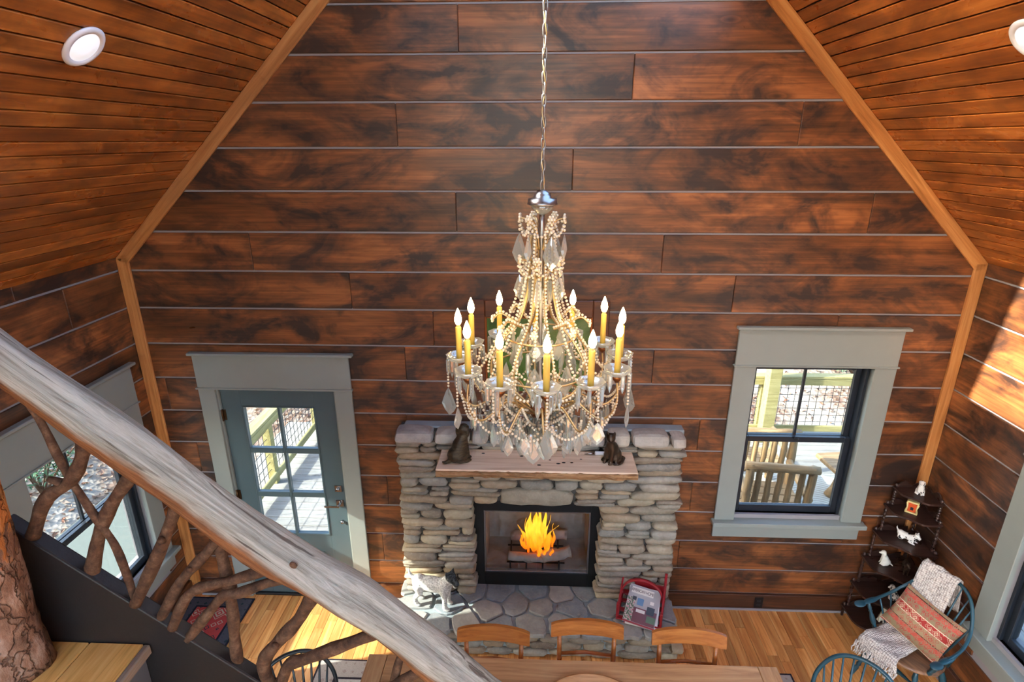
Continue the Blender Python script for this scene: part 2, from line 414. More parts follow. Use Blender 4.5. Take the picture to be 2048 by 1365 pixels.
# --- rake and corner trims (pine strips)
def strip(name, p0, p1, wdt, side, label):
    """flat strip on the back wall; p0->p1 is its outer edge, side = direction (x,z) to its inner edge"""
    d = Vector((p1[0]-p0[0], 0, p1[1]-p0[1])); L = d.length; ux = d.normalized()
    sv = Vector((side[0], 0, side[1])); sv = (sv-ux*sv.dot(ux)).normalized()
    c = Vector(((p0[0]+p1[0])/2, -.010, (p0[1]+p1[1])/2))+sv*wdt/2
    uy = sv if ux.cross(sv).y < 0 else -sv
    vs, fs = cbox(L, wdt, .022, .003)
    return MB().add(vs, fs).build(name, MAT['rake'], None, frame(c, ux, uy), label=label, kind='structure', cat='trim')
strip('trim_1', (XL, .0), (XL, EAVE), .088, (1, 0), 'pine corner strip left of the door')
strip('trim_2', (XR, .0), (XR, EAVE), .080, (-1, 0), 'pine corner strip behind the corner shelf')
strip('trim_3', (XL, EAVE), (XC, RIDGE), .085, (1, -1), 'sloping pine strip along the left ceiling edge')
strip('trim_4', (XR, EAVE), (XC, RIDGE), .085, (-1, -1), 'sloping pine strip along the right ceiling edge')
# --- baseboards
def baseboard(name, segs, label):
    r = None
    for k, (x0, x1, y0, y1) in enumerate(segs):
        o = bx(name if r is None else 'board', MAT['base'], r, x0, x1, y0, y1, 0, .158, .004) if r is None else None
        if r is None: r = o; tag(o, label, 'baseboard', None, 'structure'); base = o.matrix_basis.copy()
        else:
            o = bx('board', MAT['base'], r, x0, x1, y0, y1, 0, .158, .004); o.matrix_basis = base.inverted() @ o.matrix_basis
    for x0, x1, y0, y1 in segs:
        if abs(x1-x0) > abs(y1-y0): p = (x0, x1, y0-.016, y0); 
        else: p = ((x1, x1+.016) if x0 < 0 else (x0-.016, x0))+(y0, y1)
        o = bx('shoe_moulding', MAT['backing'], r, p[0], p[1], p[2], p[3], 0, .02, .004); o.matrix_basis = base.inverted() @ o.matrix_basis
baseboard('baseboard_back', [(1.16, XR-.09, -.016, .018), (XL+.09, -2.64, -.016, .018), (-1.40, -1.06, -.016, .018)], 'dark baseboard along the back wall')
baseboard('baseboard_left', [(XL-.018, XL+.016, YR, -.02)], 'dark baseboard under the left window')
baseboard('baseboard_right', [(XR-.016, XR+.018, YR, -.02)], 'dark baseboard under the right window')
# --- windows
def window(name, M, u0, u1, v0, v1, sill_v, head_h, label, casing=.155):
    """M: local x along the wall (right as seen inside), y up, z into the room; u0..v1 is the clear opening"""
    r = thing(name, label, 'window', kind='structure'); r.matrix_basis = M
    cx0, cx1 = u0-casing, u1+casing; hv = v1+.008
    for a, b in ((cx0, u0+.004), (u1-.004, cx1)):
        bx('casing', MAT['trim'], r, a, b, sill_v, hv, .003, .024, .003)
    h = bx('header', MAT['trim'], r, cx0, cx1, hv, hv+head_h, .003, .026, .003)
    bx('header_bead', MAT['trim'], r, cx0-.012, cx1+.012, hv-.006, hv+.008, .003, .036, .003)
    bx('header_cap', MAT['trim'], r, cx0-.02, cx1+.03, hv+head_h, hv+head_h+.022, .003, .055, .004)
    bx('sill', MAT['trim'], r, cx0-.02, cx1+.03, sill_v-.038, sill_v, -.06, .075, .005)
    bx('apron', MAT['trim'], r, cx0, cx1, sill_v-.165, sill_v-.038, .003, .024, .003)
    for a, b, c, d in ((u0-.012, u0, sill_v, v1), (u1, u1+.012, sill_v, v1), (u0-.012, u1+.012, v1, v1+.012)):
        bx('jamb', MAT['trim'], r, a, b, c, d, -.18, .004, .001)
    mid = (v0+v1)/2+.01
    fr = MB()
    for a, b, c, d in ((u0, u0+.022, sill_v, v1), (u1-.022, u1, sill_v, v1), (u0+.022, u1-.022, v1-.02, v1), (u0+.022, u1-.022, sill_v, sill_v+.035)):
        fr.box(a, b, c, d, -.15, -.035, .002)
    fr.build('window_frame', MAT['sash'], r)
    for nm, c, d, w0, w1 in (('upper_sash', mid-.02, v1-.02, -.135, -.10), ('lower_sash', sill_v+.03, mid+.025, -.095, -.06)):
        s = MB(); a, b = u0+.02, u1-.02; t = .042; bt = .062 if nm == 'lower_sash' else .045
        s.box(a, a+t, c, d, w0, w1, .003); s.box(b-t, b, c, d, w0, w1, .003)
        s.box(a+t, b-t, c, c+bt, w0, w1, .003); s.box(a+t, b-t, d-.045, d, w0, w1, .003)
        so = s.build(nm, MAT['sash'], r)
        bx('pane', MAT['glass'], so, a+t-.004, b-t+.004, c+bt-.004, d-.041, (w0+w1)/2-.003, (w0+w1)/2+.003, 0)
        if nm == 'upper_sash': bx('muntin', MAT['sash'], so, (a+b)/2-.009, (a+b)/2+.009, c+bt-.003, d-.042, (w0+w1)/2-.012, (w0+w1)/2+.012, .002)
    lk = MB(); lk.lathe([(.022, 0), (.022, .008), (.012, .012)], 14); lk.box(-.03, .022, -.006, .006, .010, .018, .002)
    lk.build('sash_lock', MAT['iron'], r, T((u0+u1)/2-.01, mid+.012, -.058) @ RX(-PI/2) @ T(0, 0, .0))
    return r
MBK = frame((0, 0, 0), (1, 0, 0), (0, 0, 1)); MLF = frame((XL, 0, 0), (0, 1, 0), (0, 0, 1)); MRT = frame((XR, 0, 0), (0, -1, 0), (0, 0, 1))
window('window_1', MBK, W_OP[0], W_OP[1], W_OP[2], W_OP[3], .93, .287, 'sage trimmed window looking onto the porch chairs')
window('window_2', MLF, L_OP[0], L_OP[1], L_OP[2], L_OP[3], .63, .30, 'sage trimmed window on the left wall behind the branch railing')
window('window_3', MRT, -R_OP[1], -R_OP[0], R_OP[2], R_OP[3], .655, .30, 'sage trimmed window at the right edge behind the armchair')
# skylights
for k, (sd, a0, a1, y0, y1) in enumerate(SKYS):
    sk = thing('window_%d' % (4+k), 'skylight %s, above the photo' % ('in the left ceiling slope over the stairs', 'added for fill light in the right slope over the table', 'added for fill light in the left slope behind the viewer', 'added for fill light in the right slope behind the viewer')[k], 'window', kind='structure')
    sk.matrix_basis = frame((XL, 0, EAVE), (0, 1, 0), (q, 0, q)) if sd < 0 else frame((XR, 0, EAVE), (0, -1, 0), (-q, 0, q))
    u0, u1 = (y0, y1) if sd < 0 else (-y1, -y0)
    for a, b, c, d in ((u0-.03, u0, a0-.03, a1+.03), (u1, u1+.03, a0-.03, a1+.03), (u0, u1, a0-.03, a0), (u0, u1, a1, a1+.03)):
        bx('skylight_frame', MAT['trim'], sk, a, b, c, d, -.17, .005, .002)
    bx('pane', MAT['clear'], sk, u0, u1, a0, a1, -.13, -.122, 0)
# --- door
dr = thing('door_1', 'slate blue door with six glass lites in sage casing', 'door', kind='structure')
dr.matrix_basis = MBK
for a, b in ((-2.633, -2.50), (-1.55, -1.412)): bx('casing', MAT['trim'], dr, a, b, 0, 2.045, .003, .024, .003)
bx('header', MAT['trim'], dr, -2.633, -1.412, 2.045, 2.325, .003, .026, .003)
bx('header_bead', MAT['trim'], dr, -2.645, -1.40, 2.037, 2.052, .003, .036, .003)
bx('header_cap', MAT['trim'], dr, -2.655, -1.375, 2.325, 2.347, .003, .055, .004)
for a, b, c, d in ((-2.505, -2.487, 0, 2.04), (-1.563, -1.545, 0, 2.04), (-2.487, -1.563, 2.025, 2.04)): bx('jamb', MAT['trim'], dr, a, b, c, d, -.17, .003, .001)
bx('threshold', MAT['iron'], dr, -2.487, -1.563, 0, .022, -.17, .01, .004)
slab = MB(); X0, X1, W0, W1 = -2.483, -1.567, -.055, -.012
LX = [(-2.315, -2.044), (-2.014, -1.743)]; LZ = [(1.505, 1.872), (1.085, 1.452), (.665, 1.032)]
slab.box(X0, -2.325, .024, 2.021, W0, W1, .002); slab.box(-1.733, X1, .024, 2.021, W0, W1, .002)
slab.box(-2.325, -1.733, 1.882, 2.021, W0, W1, .001); slab.box(-2.325, -1.733, .52, .655, W0, W1, .001); slab.box(-2.325, -1.733, .024, .24, W0, W1, .001)
slab.box(-2.325, -1.733, .24, .52, W0, W1-.018, .0)
sl = slab.build('door_slab', MAT['doorp'], dr)
mt = MB(); mt.box(-2.04, -2.018, .655, 1.882, W0+.004, W1+.003, .004)
for z in (1.4785, 1.0585): mt.box(-2.325, -2.04, z-.024, z+.024, W0+.004, W1+.003, .004); mt.box(-2.018, -1.733, z-.024, z+.024, W0+.004, W1+.003, .004)
for a, b, c, d in ((-2.325, -2.311, .655, 1.882), (-1.747, -1.733, .655, 1.882), (-2.311, -1.747, 1.868, 1.882), (-2.311, -1.747, .655, .669)): mt.box(a, b, c, d, W0+.004, W1+.005, .003)
mt.build('muntin_grid', MAT['doorp'], sl)
for xa, xb in LX:
    for za, zb in LZ: bx('pane', MAT['glass'], sl, xa-.004, xb+.004, za-.004, zb+.004, -.036, -.031, 0)
bx('raised_panel', MAT['doorp'], sl, -2.25, -1.81, .29, .47, W1-.018, W1-.002, .012)
for z in (.3, 1.05, 1.8):
    h = MB(); h.tube([(-2.487, z-.05, 0), (-2.487, z+.05, 0)], .008, 8); h.box(-2.487, -2.46, z-.045, z+.045, -.012, -.006); h.build('hinge', MAT['brass'], dr)
lv = MB(); lv.box(-1.65, -1.585, .955, 1.02, -.012, -.002, .003); lv.tube([(-1.617, .985, -.004), (-1.617, .985, .045)], .011, 10); lv.box(-1.735, -1.605, .976, .994, .038, .05, .004)
lv.build('lever_handle', MAT['nickel'], dr)
dbt = MB(); dbt.box(-1.648, -1.588, 1.10, 1.16, -.012, .0, .003); dbt.lathe([(.014, 0), (.014, .016), (.006, .018)], 12, (-1.618, 1.13, 0)); dbt.build('deadbolt', MAT['nickel'], dr)
dp = MB(); dp.lathe([(.016, 0), (.013, .02), (.006, .022)], 12, (-1.615, .80, -.012)); dp.build('door_stop', MAT['nickel'], dr)
# --- recessed ceiling lights
MAT['lens'] = m_emit('light_lens', srgb(232, 232, 238), .2)
def can(sd, x, y, label):
    a = (x-XL)/q if sd < 0 else (XR-x)/q
    X = x; Z = EAVE+a*q
    uz = Vector((-sd*q, 0, -q)); ux = Vector((0, 1, 0)) if sd < 0 else Vector((0, -1, 0)); uy = uz.cross(ux)
    r = thing('recessed_light', label, 'ceiling light', group='recessed ceiling lights'); r.matrix_basis = frame((X, y, Z), ux, uy)
    m = MB(); m.lathe([(.070, .0), (.098, .0), (.100, .006), (.092, .012), (.074, .013), (.071, .008)], 40); m.build('trim_ring', MAT['white'], r)
    m = MB(); m.lathe([(.0725, .001), (.0725, .008), (.03, .0105), (.004, .011)], 40); m.build('lens', MAT['lens'], r)
can(-1, -1.876, -1.48, 'round white recessed light in the left ceiling slope')
can(1, 1.945, -1.46, 'round white recessed light cut by the right edge of the photo')
# --- outlet on the baseboard
o = thing('wall_outlet', 'small dark outlet in the baseboard right of the hearth', 'outlet', (1.98, -.017, .08))
bx('cover_plate', MAT['iron'], o, -.036, .036, -.004, .0, -.056, .056, .002)
for dz in (-.022, .022): bx('socket', MAT['sash'], o, -.014, .014, -.0065, -.003, dz-.012, dz+.012, .002)
# ------------------------------------------------------------------ stone fireplace
def m_stone(name, cols, rough=.75, bump=.5, sc=1.0):
    t = NT(name, rough, .3); v = t.coord((1, 1, 1)); oi = t.n('ObjectInfo')
    base = t.ramp(oi.outputs['Random'], [(i/(len(cols)-1), c) for i, c in enumerate(cols)])
    nz = t.noise(v, 9*sc, 6, .65); n2 = t.noise(v, 45*sc, 3, .6)
    c = t.hsv(base, v=t.rng(nz, .45, 1.5)); c = t.mix(t.math('MULTIPLY', t.ramp(n2, [(.5, (0, 0, 0, 1)), (.75, (1, 1, 1, 1))]), .35), c, srgb(190, 178, 158))
    t.col(c); t.bump(t.math('ADD', nz, t.math('MULTIPLY', n2, .4)), bump, .012); return t.m
MAT['stone'] = m_stone('river_stone', [srgb(168, 154, 130), srgb(138, 134, 126), srgb(184, 168, 138), srgb(122, 114, 106), srgb(162, 142, 116), srgb(150, 148, 140), srgb(176, 152, 120)])
MAT['capstone'] = m_stone('cap_stone', [srgb(184, 174, 160), srgb(166, 160, 152), srgb(194, 186, 168)])
MAT['flag'] = m_stone('flagstone', [srgb(150, 152, 150), srgb(170, 166, 158), srgb(132, 140, 146), srgb(160, 160, 152)], .6)
MAT['mortar'] = m_plain('mortar', srgb(70, 66, 60), .9, var=.15, bump=.6)
MAT['hmortar'] = m_plain('hearth_mortar', srgb(146, 156, 158), .8, var=.15, bump=.6)
def stone_mesh(w, h, d, n=14, sq=3.0, jit=.10):
    """river stone seen end-on: x width, z height, front at y=-d"""
    out = []
    for k in range(n):
        a = 2*PI*(k+.5)/n; c, s_ = math.cos(a), math.sin(a)
        r = (abs(c)**sq+abs(s_)**sq)**(-1/sq)*(1+random.uniform(-jit, jit*.4))
        out.append((c*r*w/2, s_*r*h/2))
    mb = MB(); vs = []; fs = []
    for sc, y in ((.98, 0.0), (1.0, -d*.72), (.93, -d*.90), (.70, -d*1.0)):
        for x, z in out:
            jx = random.uniform(-.004, .004)
            e = min(w, h)/2*(1-sc)      # even inset
            L = math.hypot(x, z) or 1
            vs.append((x-x/L*e*1.3+jx*.5, y+random.uniform(-.004, .004), z-z/L*e*1.1))
    vs.append((0, -d*1.02, 0))
    for r in range(3):
        for k in range(n):
            k2 = (k+1) % n; fs.append((r*n+k, r*n+k2, (r+1)*n+k2, (r+1)*n+k))
    for k in range(n): fs.append((3*n+k, 3*n+(k+1) % n, 4*n))
    mb.add(vs, fs, True); return mb
FX0, FX1, FY, HZ = -1.055, 1.160, -.20, .25
OX0, OX1, OZ = -.465, .545, 1.145
fp = thing('stone_fireplace', 'grey stacked river stone fireplace with a raised flagstone hearth', 'fireplace', (0, 0, 0))
core = MB()
core.box(FX0+.03, OX0-.02, -.155, .012, 0, 1.70); core.box(OX1+.02, FX1-.03, -.155, .012, 0, 1.70); core.box(OX0-.02, OX1+.02, -.155, .012, OZ+.015, 1.70)
core.box(FX0+.02, FX1-.02, -.16, -.002, 1.70, 1.772)
core.build('mortar_core', MAT['mortar'], fp)
n_st = 0
def put_stone(x0, x1, z0, z1, d=None, mat='stone', tilt=None, y=-.03, sq=3.2):
    global n_st
    w, h = x1-x0, z1-z0; d = d or random.uniform(.150, .182)
    o = stone_mesh(w+.004, h+.004, d, sq=sq).build('stone', MAT[mat], fp, T((x0+x1)/2, y, (z0+z1)/2) @ RY(random.uniform(-.05, .05) if tilt is None else tilt))
    n_st += 1; return o
def lay(x0, x1, z0, z1, hmin, hmax, wmin, wmax, skip=None, sq=3.0):
    """courses of stones with uneven heights; here and there two thin ones replace a thick one"""
    z = z0
    while z < z1-.008:
        h = random.uniform(hmin, hmax)
        if z+h > z1-hmin*.6: h = z1-z
        x = x0
        while x < x1-.01:
            w = random.uniform(wmin, wmax)*(1.35 if h < (hmin+hmax)/2 else 1)
            if x+w > x1-wmin*.7: w = x1-x
            a, b = x+random.uniform(0, .004), x+w-random.uniform(0, .004)
            if x == x0: a += random.uniform(-.018, .012)
            if x+w >= x1-.001: b += random.uniform(-.012, .018)
            zz0, zz1 = z+random.uniform(-.004, .004), z+h+random.uniform(-.004, .004)
            if not (skip and skip(a, b, zz0, zz1)):
                if h > .070 and random.random() < .38:
                    m = lerp(zz0, zz1, random.uniform(.38, .62)); put_stone(a, b, zz0, m, sq=sq); put_stone(a+random.uniform(-.01, .02), b-random.uniform(-.01, .02), m, zz1, sq=sq)
                else: put_stone(a, b, zz0, zz1, sq=sq)
            x += w
        z += h
lay(FX0, OX0, HZ, OZ, .048, .092, .13, .33)
lay(OX1, FX1, HZ, OZ, .048, .092, .14, .36)
BIG = (-.262, .332, OZ+.002, 1.292)
put_stone(BIG[0], BIG[1], BIG[2], BIG[3], .172, tilt=0, sq=7)
lay(FX0, BIG[0]-.004, OZ, 1.292, .05, .09, .14, .34)
lay(BIG[1]+.004, FX1, OZ, 1.292, .05, .09, .14, .34)
lay(FX0, FX1, 1.292, 1.60, .05, .09, .15, .36)
lay(FX0, -.74, 1.60, 1.700, .04, .06, .12, .3); lay(.80, FX1, 1.60, 1.700, .045, .06, .12, .3); lay(-.74, .80, 1.645, 1.700, .026, .032, .14, .34)
# cap stones
cps = [(784, 865), (866, 939), (941, 977), (978, 1019), (1020, 1133), (1134, 1176), (1177, 1213), (1214, 1262), (1263, 1339), (1340, 1373)]
for a, b in cps:
    x0, x1 = FX0+(a-784)*.003761, FX0+(b-784)*.003761-.006
    w = x1-x0; h = random.uniform(.088, .108); ytop = random.uniform(-.085, -.05)
    vs, fs = cbox(w, .235-.06, h, .03)
    me = MB(); bm_v = []
    for x, y, z in vs: bm_v.append((x+random.uniform(-.008, .008), y+random.uniform(-.006, .006)+(-.02 if z < 0 else 0.0), z+random.uniform(-.006, .006)))
    me.add(bm_v, fs, False)
    o = me.build('cap_stone', MAT['capstone'], fp, T((x0+x1)/2, -.238+.0875, 1.700+h/2))
    md = o.modifiers.new('s', 'SUBSURF'); md.levels = md.render_levels = 1
cr = MB(); cr.box(FX0+.05, FX1+.0, -.10, -.001, 1.70, 1.786, .006); cr.build('mortar_cap', MAT['hmortar'], fp)
# corbels beneath the mantel
for x in (-.435, .545):
    m = MB(); m.add(*cbox(.115, .16, .10, .02)); m.build('corbel', MAT['capstone'], fp, T(x, -.265, 1.535))
# metal surround, firebox
sur = MB(); sy0, sy1 = -.075, -.045
sur.box(-.50, -.395, sy0, sy1, .25, 1.14, .002); sur.box(.485, .59, sy0, sy1, .25, 1.14, .002); sur.box(-.395, .485, sy0, sy1, 1.005, 1.14, .002); sur.box(-.395, .485, sy0, sy1, .25, .385, .002)
sur.build('metal_surround', MAT['iron'], fp)
MAT['firebrick'] = m_plain('firebox_lining', srgb(164, 160, 152), .8, var=.3)
fbx = MB(); y1 = .42
fbx.box(-.40, -.39, -.045, y1, .36, 1.03); fbx.box(.49, .50, -.045, y1, .36, 1.03); fbx.box(-.40, .50, y1, y1+.01, .36, 1.03); fbx.box(-.40, .50, -.045, y1, .355, .365); fbx.box(-.40, .50, -.045, y1, 1.02, 1.03)
fbx.build('firebox', MAT['firebrick'], fp)
fr = MB(); e = .012
for a, b, c, d in ((-.395, -.395+e, .385, 1.005), (.485-e, .485, .385, 1.005), (-.395+e, .485-e, 1.005-e, 1.005), (-.395+e, .485-e, .385, .385+e)): fr.box(a, b, -.07, -.035, c, d, .001)
fr.build('opening_frame', MAT['nickel'], fp)
MAT['mesh_screen'] = m_glass('smoky_glass', (.93, .94, .94, 1), .6)
for a, b in ((-.383, .043), (.047, .473)): bx('glass_panel', MAT['mesh_screen'], fp, a, b, -.050, -.046, .397, .993, 0)
MAT['logs'] = m_stone('ceramic_log', [srgb(178, 166, 160), srgb(150, 140, 136), srgb(190, 178, 166)], .9, .8)
def log(p0, p1, r):
    P = [Vector(p0).lerp(Vector(p1), i/7) for i in range(8)]
    m = MB(); m.tube([p+Vector((0, random.uniform(-.008, .008), random.uniform(-.008, .008))) for p in P], [r*random.uniform(.85, 1.1) for _ in P], 10, jit=.08)
    return m
fl = thing('gas_log_set', 'charred log set burning inside the firebox', 'fire logs', (.04, .14, .366))
for p0, p1, r in (((-.24, -.10, .10), (.08, -.11, .085), .042), ((.05, -.12, .105), (.30, -.06, .12), .050), ((-.22, .10, .15), (.10, .04, .22), .045), ((.0, .10, .16), (.28, .12, .17), .045), ((-.12, 0, .17), (.16, .02, .20), .04)):
    log(p0, p1, r).build('log', MAT['logs'], fl)
gr = MB()
for x in (-.22, -.08, .06, .2): gr.tube([(x, -.15, 0), (x, -.15, .06), (x, .12, .06), (x, .12, .11)], .008, 6)
gr.tube([(-.25, -.12, .05), (.25, -.12, .05)], .008, 6); gr.tube([(-.25, .1, .05), (.25, .1, .05)], .008, 6)
gr.build('grate', MAT['iron'], fl)
# flames: tapering twisted tongues that glow yellow inside, orange outside
t = NT('flame'); z = t.n('SeparateXYZ', {0: t.n('TexCoord').outputs['Object']}).outputs[2]
nz = t.noise(t.coord((9, 9, 4), True), 1.6, 3); g = t.math('ADD', t.math('MULTIPLY', z, 1.7), t.math('MULTIPLY', nz, .7))
fcol = t.ramp(g, [(.2, srgb(240, 70, 8)), (.5, srgb(255, 128, 16)), (.8, srgb(255, 190, 50)), (1.0, srgb(255, 160, 30))])
lw = t.n('LayerWeight', {'Blend': .35}).outputs['Facing']
em = t.n('Emission', {'Color': fcol, 'Strength': .62}); tr = t.n('BsdfTransparent')
mx = t.n('MixShader', {0: t.math('ADD', t.math('MULTIPLY', lw, .5), t.ramp(t.noise(t.coord((30, 30, 9), True), 1.2, 4), [(.5, (0, 0, 0, 1)), (.62, (.6, .6, .6, 1))]), 0.0, True), 1: em.outputs[0], 2: tr.outputs[0]}); t.t.links.new(mx.outputs[0], t.out.inputs[0]); MAT['flame'] = t.m
fm = thing('fire', 'orange and yellow flames rising from the fireplace logs', 'fire', (.045, .10, .50))
for i, (x, y, hgt, r, ln) in enumerate(((0, 0, .50, .058, .02), (-.05, .02, .47, .042, -.02), (.05, .02, .48, .042, .03), (-.09, -.01, .25, .028, -.06), (.10, -.01, .26, .028, .07), (.02, -.05, .44, .044, -.02), (.07, -.09, .12, .02, .05), (.02, -.10, .14, .02, .04), (-.11, .0, .13, .02, -.05), (-.02, -.04, .46, .044, .0), (.12, -.09, .08, .014, .04), (-.07, -.05, .36, .022, -.03), (.08, -.04, .38, .022, .02), (-.12, .02, .22, .016, -.03), (.14, .02, .24, .016, .02), (.03, .05, .49, .03, .03))):
    P = []; R = []; n = 12
    for k in range(n+1):
        u = k/n; P.append((x+ln*u*u+math.sin(u*7+i*1.7)*.022*u, y+math.cos(u*5+i)*.012*u, hgt*u)); R.append(max(.0015, r*(math.sin(PI*min(1, u*1.15+.12))**.8)*(1-u*.55)*(1+.28*math.sin(u*13+i*2))))
    m = MB(); m.tube(P, R, 10); m.build('flame', MAT['flame'], fm)
# ---- hearth
hc = MB(); hc.box(-1.07, 1.13, -.545, .012, 0, .215); hc.box(-1.07, 1.13, -.545, -.02, .215, .232); hc.build('hearth_bed', MAT['hmortar'], fp)
def clip(poly, p, nrm):
    out = []; n = len(poly)
    for i in range(n):
        a, b = poly[i], poly[(i+1) % n]; da = (a[0]-p[0])*nrm[0]+(a[1]-p[1])*nrm[1]; db = (b[0]-p[0])*nrm[0]+(b[1]-p[1])*nrm[1]
        if da <= 0: out.append(a)
        if da*db < 0: s_ = da/(da-db); out.append((a[0]+(b[0]-a[0])*s_, a[1]+(b[1]-a[1])*s_))
    return out
seeds = []
for i in range(9):
    for j in range(3):
        seeds.append((-1.10+(i+.5+(.25 if j % 2 else -.1))*2.27/9+random.uniform(-.05, .05), -.60+(j+.5)*.57/3+random.uniform(-.045, .045)))
for i, s0 in enumerate(seeds):
    poly = [(-1.115, -.60), (1.175, -.585), (1.165, -.03), (-1.10, -.03)]
    for j, s1 in enumerate(seeds):
        if i != j:
            nx_, ny_ = s1[0]-s0[0], s1[1]-s0[1]; L = math.hypot(nx_, ny_); nx_, ny_ = nx_/L, ny_/L
            poly = clip(poly, ((s0[0]+s1[0])/2-nx_*.011, (s0[1]+s1[1])/2-ny_*.011), (nx_, ny_))
    if len(poly) < 3: continue
    cx = sum(p[0] for p in poly)/len(poly); cy = sum(p[1] for p in poly)/len(poly)
    pl = []
    for k in range(len(poly)):
        a, b = poly[k], poly[(k+1) % len(poly)]
        for u in (.12, .5, .88): pl.append((lerp(a[0], b[0], u)-cx+random.uniform(-.008, .008), lerp(a[1], b[1], u)-cy+random.uniform(-.008, .008)))
    n = len(pl); th = .250+random.uniform(-.003, .004)
    thick = .034 if cy < -.45 else .026
    vs = [(x, y, -thick) for x, y in pl]+[(x, y, -.008) for x, y in pl]+[(x*.95, y*.95, 0) for x, y in pl]
    fs = [tuple(range(2*n, 3*n))]
    for r in range(2):
        for k in range(n): fs.append((r*n+k, r*n+(k+1) % n, (r+1)*n+(k+1) % n, (r+1)*n+k))
    MB().add(vs, fs, False).build('flagstone', MAT['flag'], fp, T(cx, cy, th))
z = 0.004
for h in (.068, .075, .066):
    x = -1.10
    while x < 1.15:
        w = random.uniform(.14, .34)
        if x+w > 1.05: w = 1.16-x
        o = stone_mesh(w, h+.004, .10).build('stone', MAT['stone'], fp, T(x+w/2, -.475+random.uniform(-.008, .008), z+h/2)); x += w; n_st += 1
    y = -.05
    while y > -.50:
        w = random.uniform(.14, .24); o = stone_mesh(w, h+.004, .09).build('stone', MAT['stone'], fp, T(1.085, y-w/2, z+h/2) @ RZ(PI/2)); y -= w; n_st += 1
    z += h
# ---- mantel
MAT['mantel'] = m_wood('mantel_pine', srgb(206, 174, 140), srgb(234, 206, 174), srgb(246, 226, 200), .6, .3, 1.0, .25, srgb(190, 148, 112), .05, .2)
MAT['bark_edge'] = m_wood('live_edge', srgb(96, 68, 44), srgb(164, 124, 86), srgb(196, 158, 114), .8, .2, 1.6, .3, srgb(110, 82, 54), .05, 0, bump=.9)
mt = thing('mantel_shelf', 'pale live edge wooden mantel slab on the fireplace', 'mantel', (.03, -.35, 1.59))
bx('slab', MAT['mantel'], mt, -.725, .725, -.148, .155, .012, .06, .008)
m = MB(); P = [(-.725+i*1.45/24, -.150+random.uniform(-.006, .004), .028+random.uniform(-.004, .004)) for i in range(25)]
vs = []; fs = []
for i in range(41):
    x = -.722+i*1.444/40; 
    for yy, zz in ((-.135, .054), (-.156, .048), (-.162, .028), (-.150, .004), (-.12, .0), (-.12, .02)): vs.append((x, yy+random.uniform(-.007, .005), zz+random.uniform(-.004, .004)))
for i in range(40):
    for k in range(6): fs.append((i*6+k, (i+1)*6+k, (i+1)*6+(k+1) % 6, i*6+(k+1) % 6))
fs.append(tuple(range(6))); fs.append(tuple(reversed(range(240, 246))))
MB().add(vs, fs, False).build('live_edge', MAT['bark_edge'], mt)
for x, y in ((-.11, .06), (.20, -.02), (.26, -.02), (.16, -.035), (.10, .01), (-.4, .09), (.02, -.06), (.33, .03), (-.25, .12)):
    m = MB(); m.lathe([(.009*random.uniform(.5, 1.3), 0), (.006, .0008)], 8); m.build('knot', MAT['iron'], mt, T(x, y, .0602) @ Matrix.Diagonal((1.6, 1, 1, 1)))
# ------------------------------------------------------------------ crystal chandelier
t = NT('crystal', .04, .8); dif = t.n('BsdfTranslucent', {'Color': (.72, .78, .76, 1)}); gls = t.n('BsdfGlossy', {'Color': (.95, .97, .96, 1), 'Roughness': .06})
df2 = t.n('BsdfDiffuse', {'Color': (.74, .79, .76, 1)}); tr = t.n('BsdfTransparent', {'Color': (.93, .96, .95, 1)})
a1 = t.n('MixShader', {0: .5, 1: dif.outputs[0], 2: df2.outputs[0]}); fcg = t.n('LayerWeight', {'Blend': .5}).outputs['Facing']; a2 = t.n('MixShader', {0: t.math('MULTIPLY', t.math('SUBTRACT', 1.0, fcg), .82), 1: a1.outputs[0], 2: tr.outputs[0]})
lw = t.math('POWER', t.n('LayerWeight', {'Blend': .5}).outputs['Facing'], 3.0); a3 = t.n('MixShader', {0: t.math('ADD', t.math('MULTIPLY', lw, .6), .16), 1: a2.outputs[0], 2: gls.outputs[0]}); t.t.links.new(a3.outputs[0], t.out.inputs[0])
MAT['crystal'] = t.m
MAT['bead'] = m_plain('crystal_bead', srgb(232, 218, 190), .15, 0, .9, .08)
MAT['gilt'] = NT('gilt_wire', .3, .5, .85, srgb(206, 178, 128)).m
MAT['bronze_cup'] = NT('bronze_cup', .35, .5, .9, srgb(140, 84, 46)).m
MAT['silver'] = NT('pewter', .3, .5, .95, srgb(168, 168, 166)).m
MAT['candle'] = m_plain('candle_sleeve', srgb(226, 192, 88), .5, var=.1)
MAT['bulb'] = m_emit('bulb_glow', srgb(255, 214, 150), 20.0)
MAT['bulb_base'] = m_plain('bulb_base', srgb(240, 214, 150), .3)
CZ = 2.59
ch = thing('crystal_chandelier', 'large twelve candle crystal chandelier with beaded strands', 'chandelier', (.028, -1.75, CZ))
def lz(z): return z-CZ
def rp(r, z, a): return (r*math.cos(a), r*math.sin(a), lz(z))
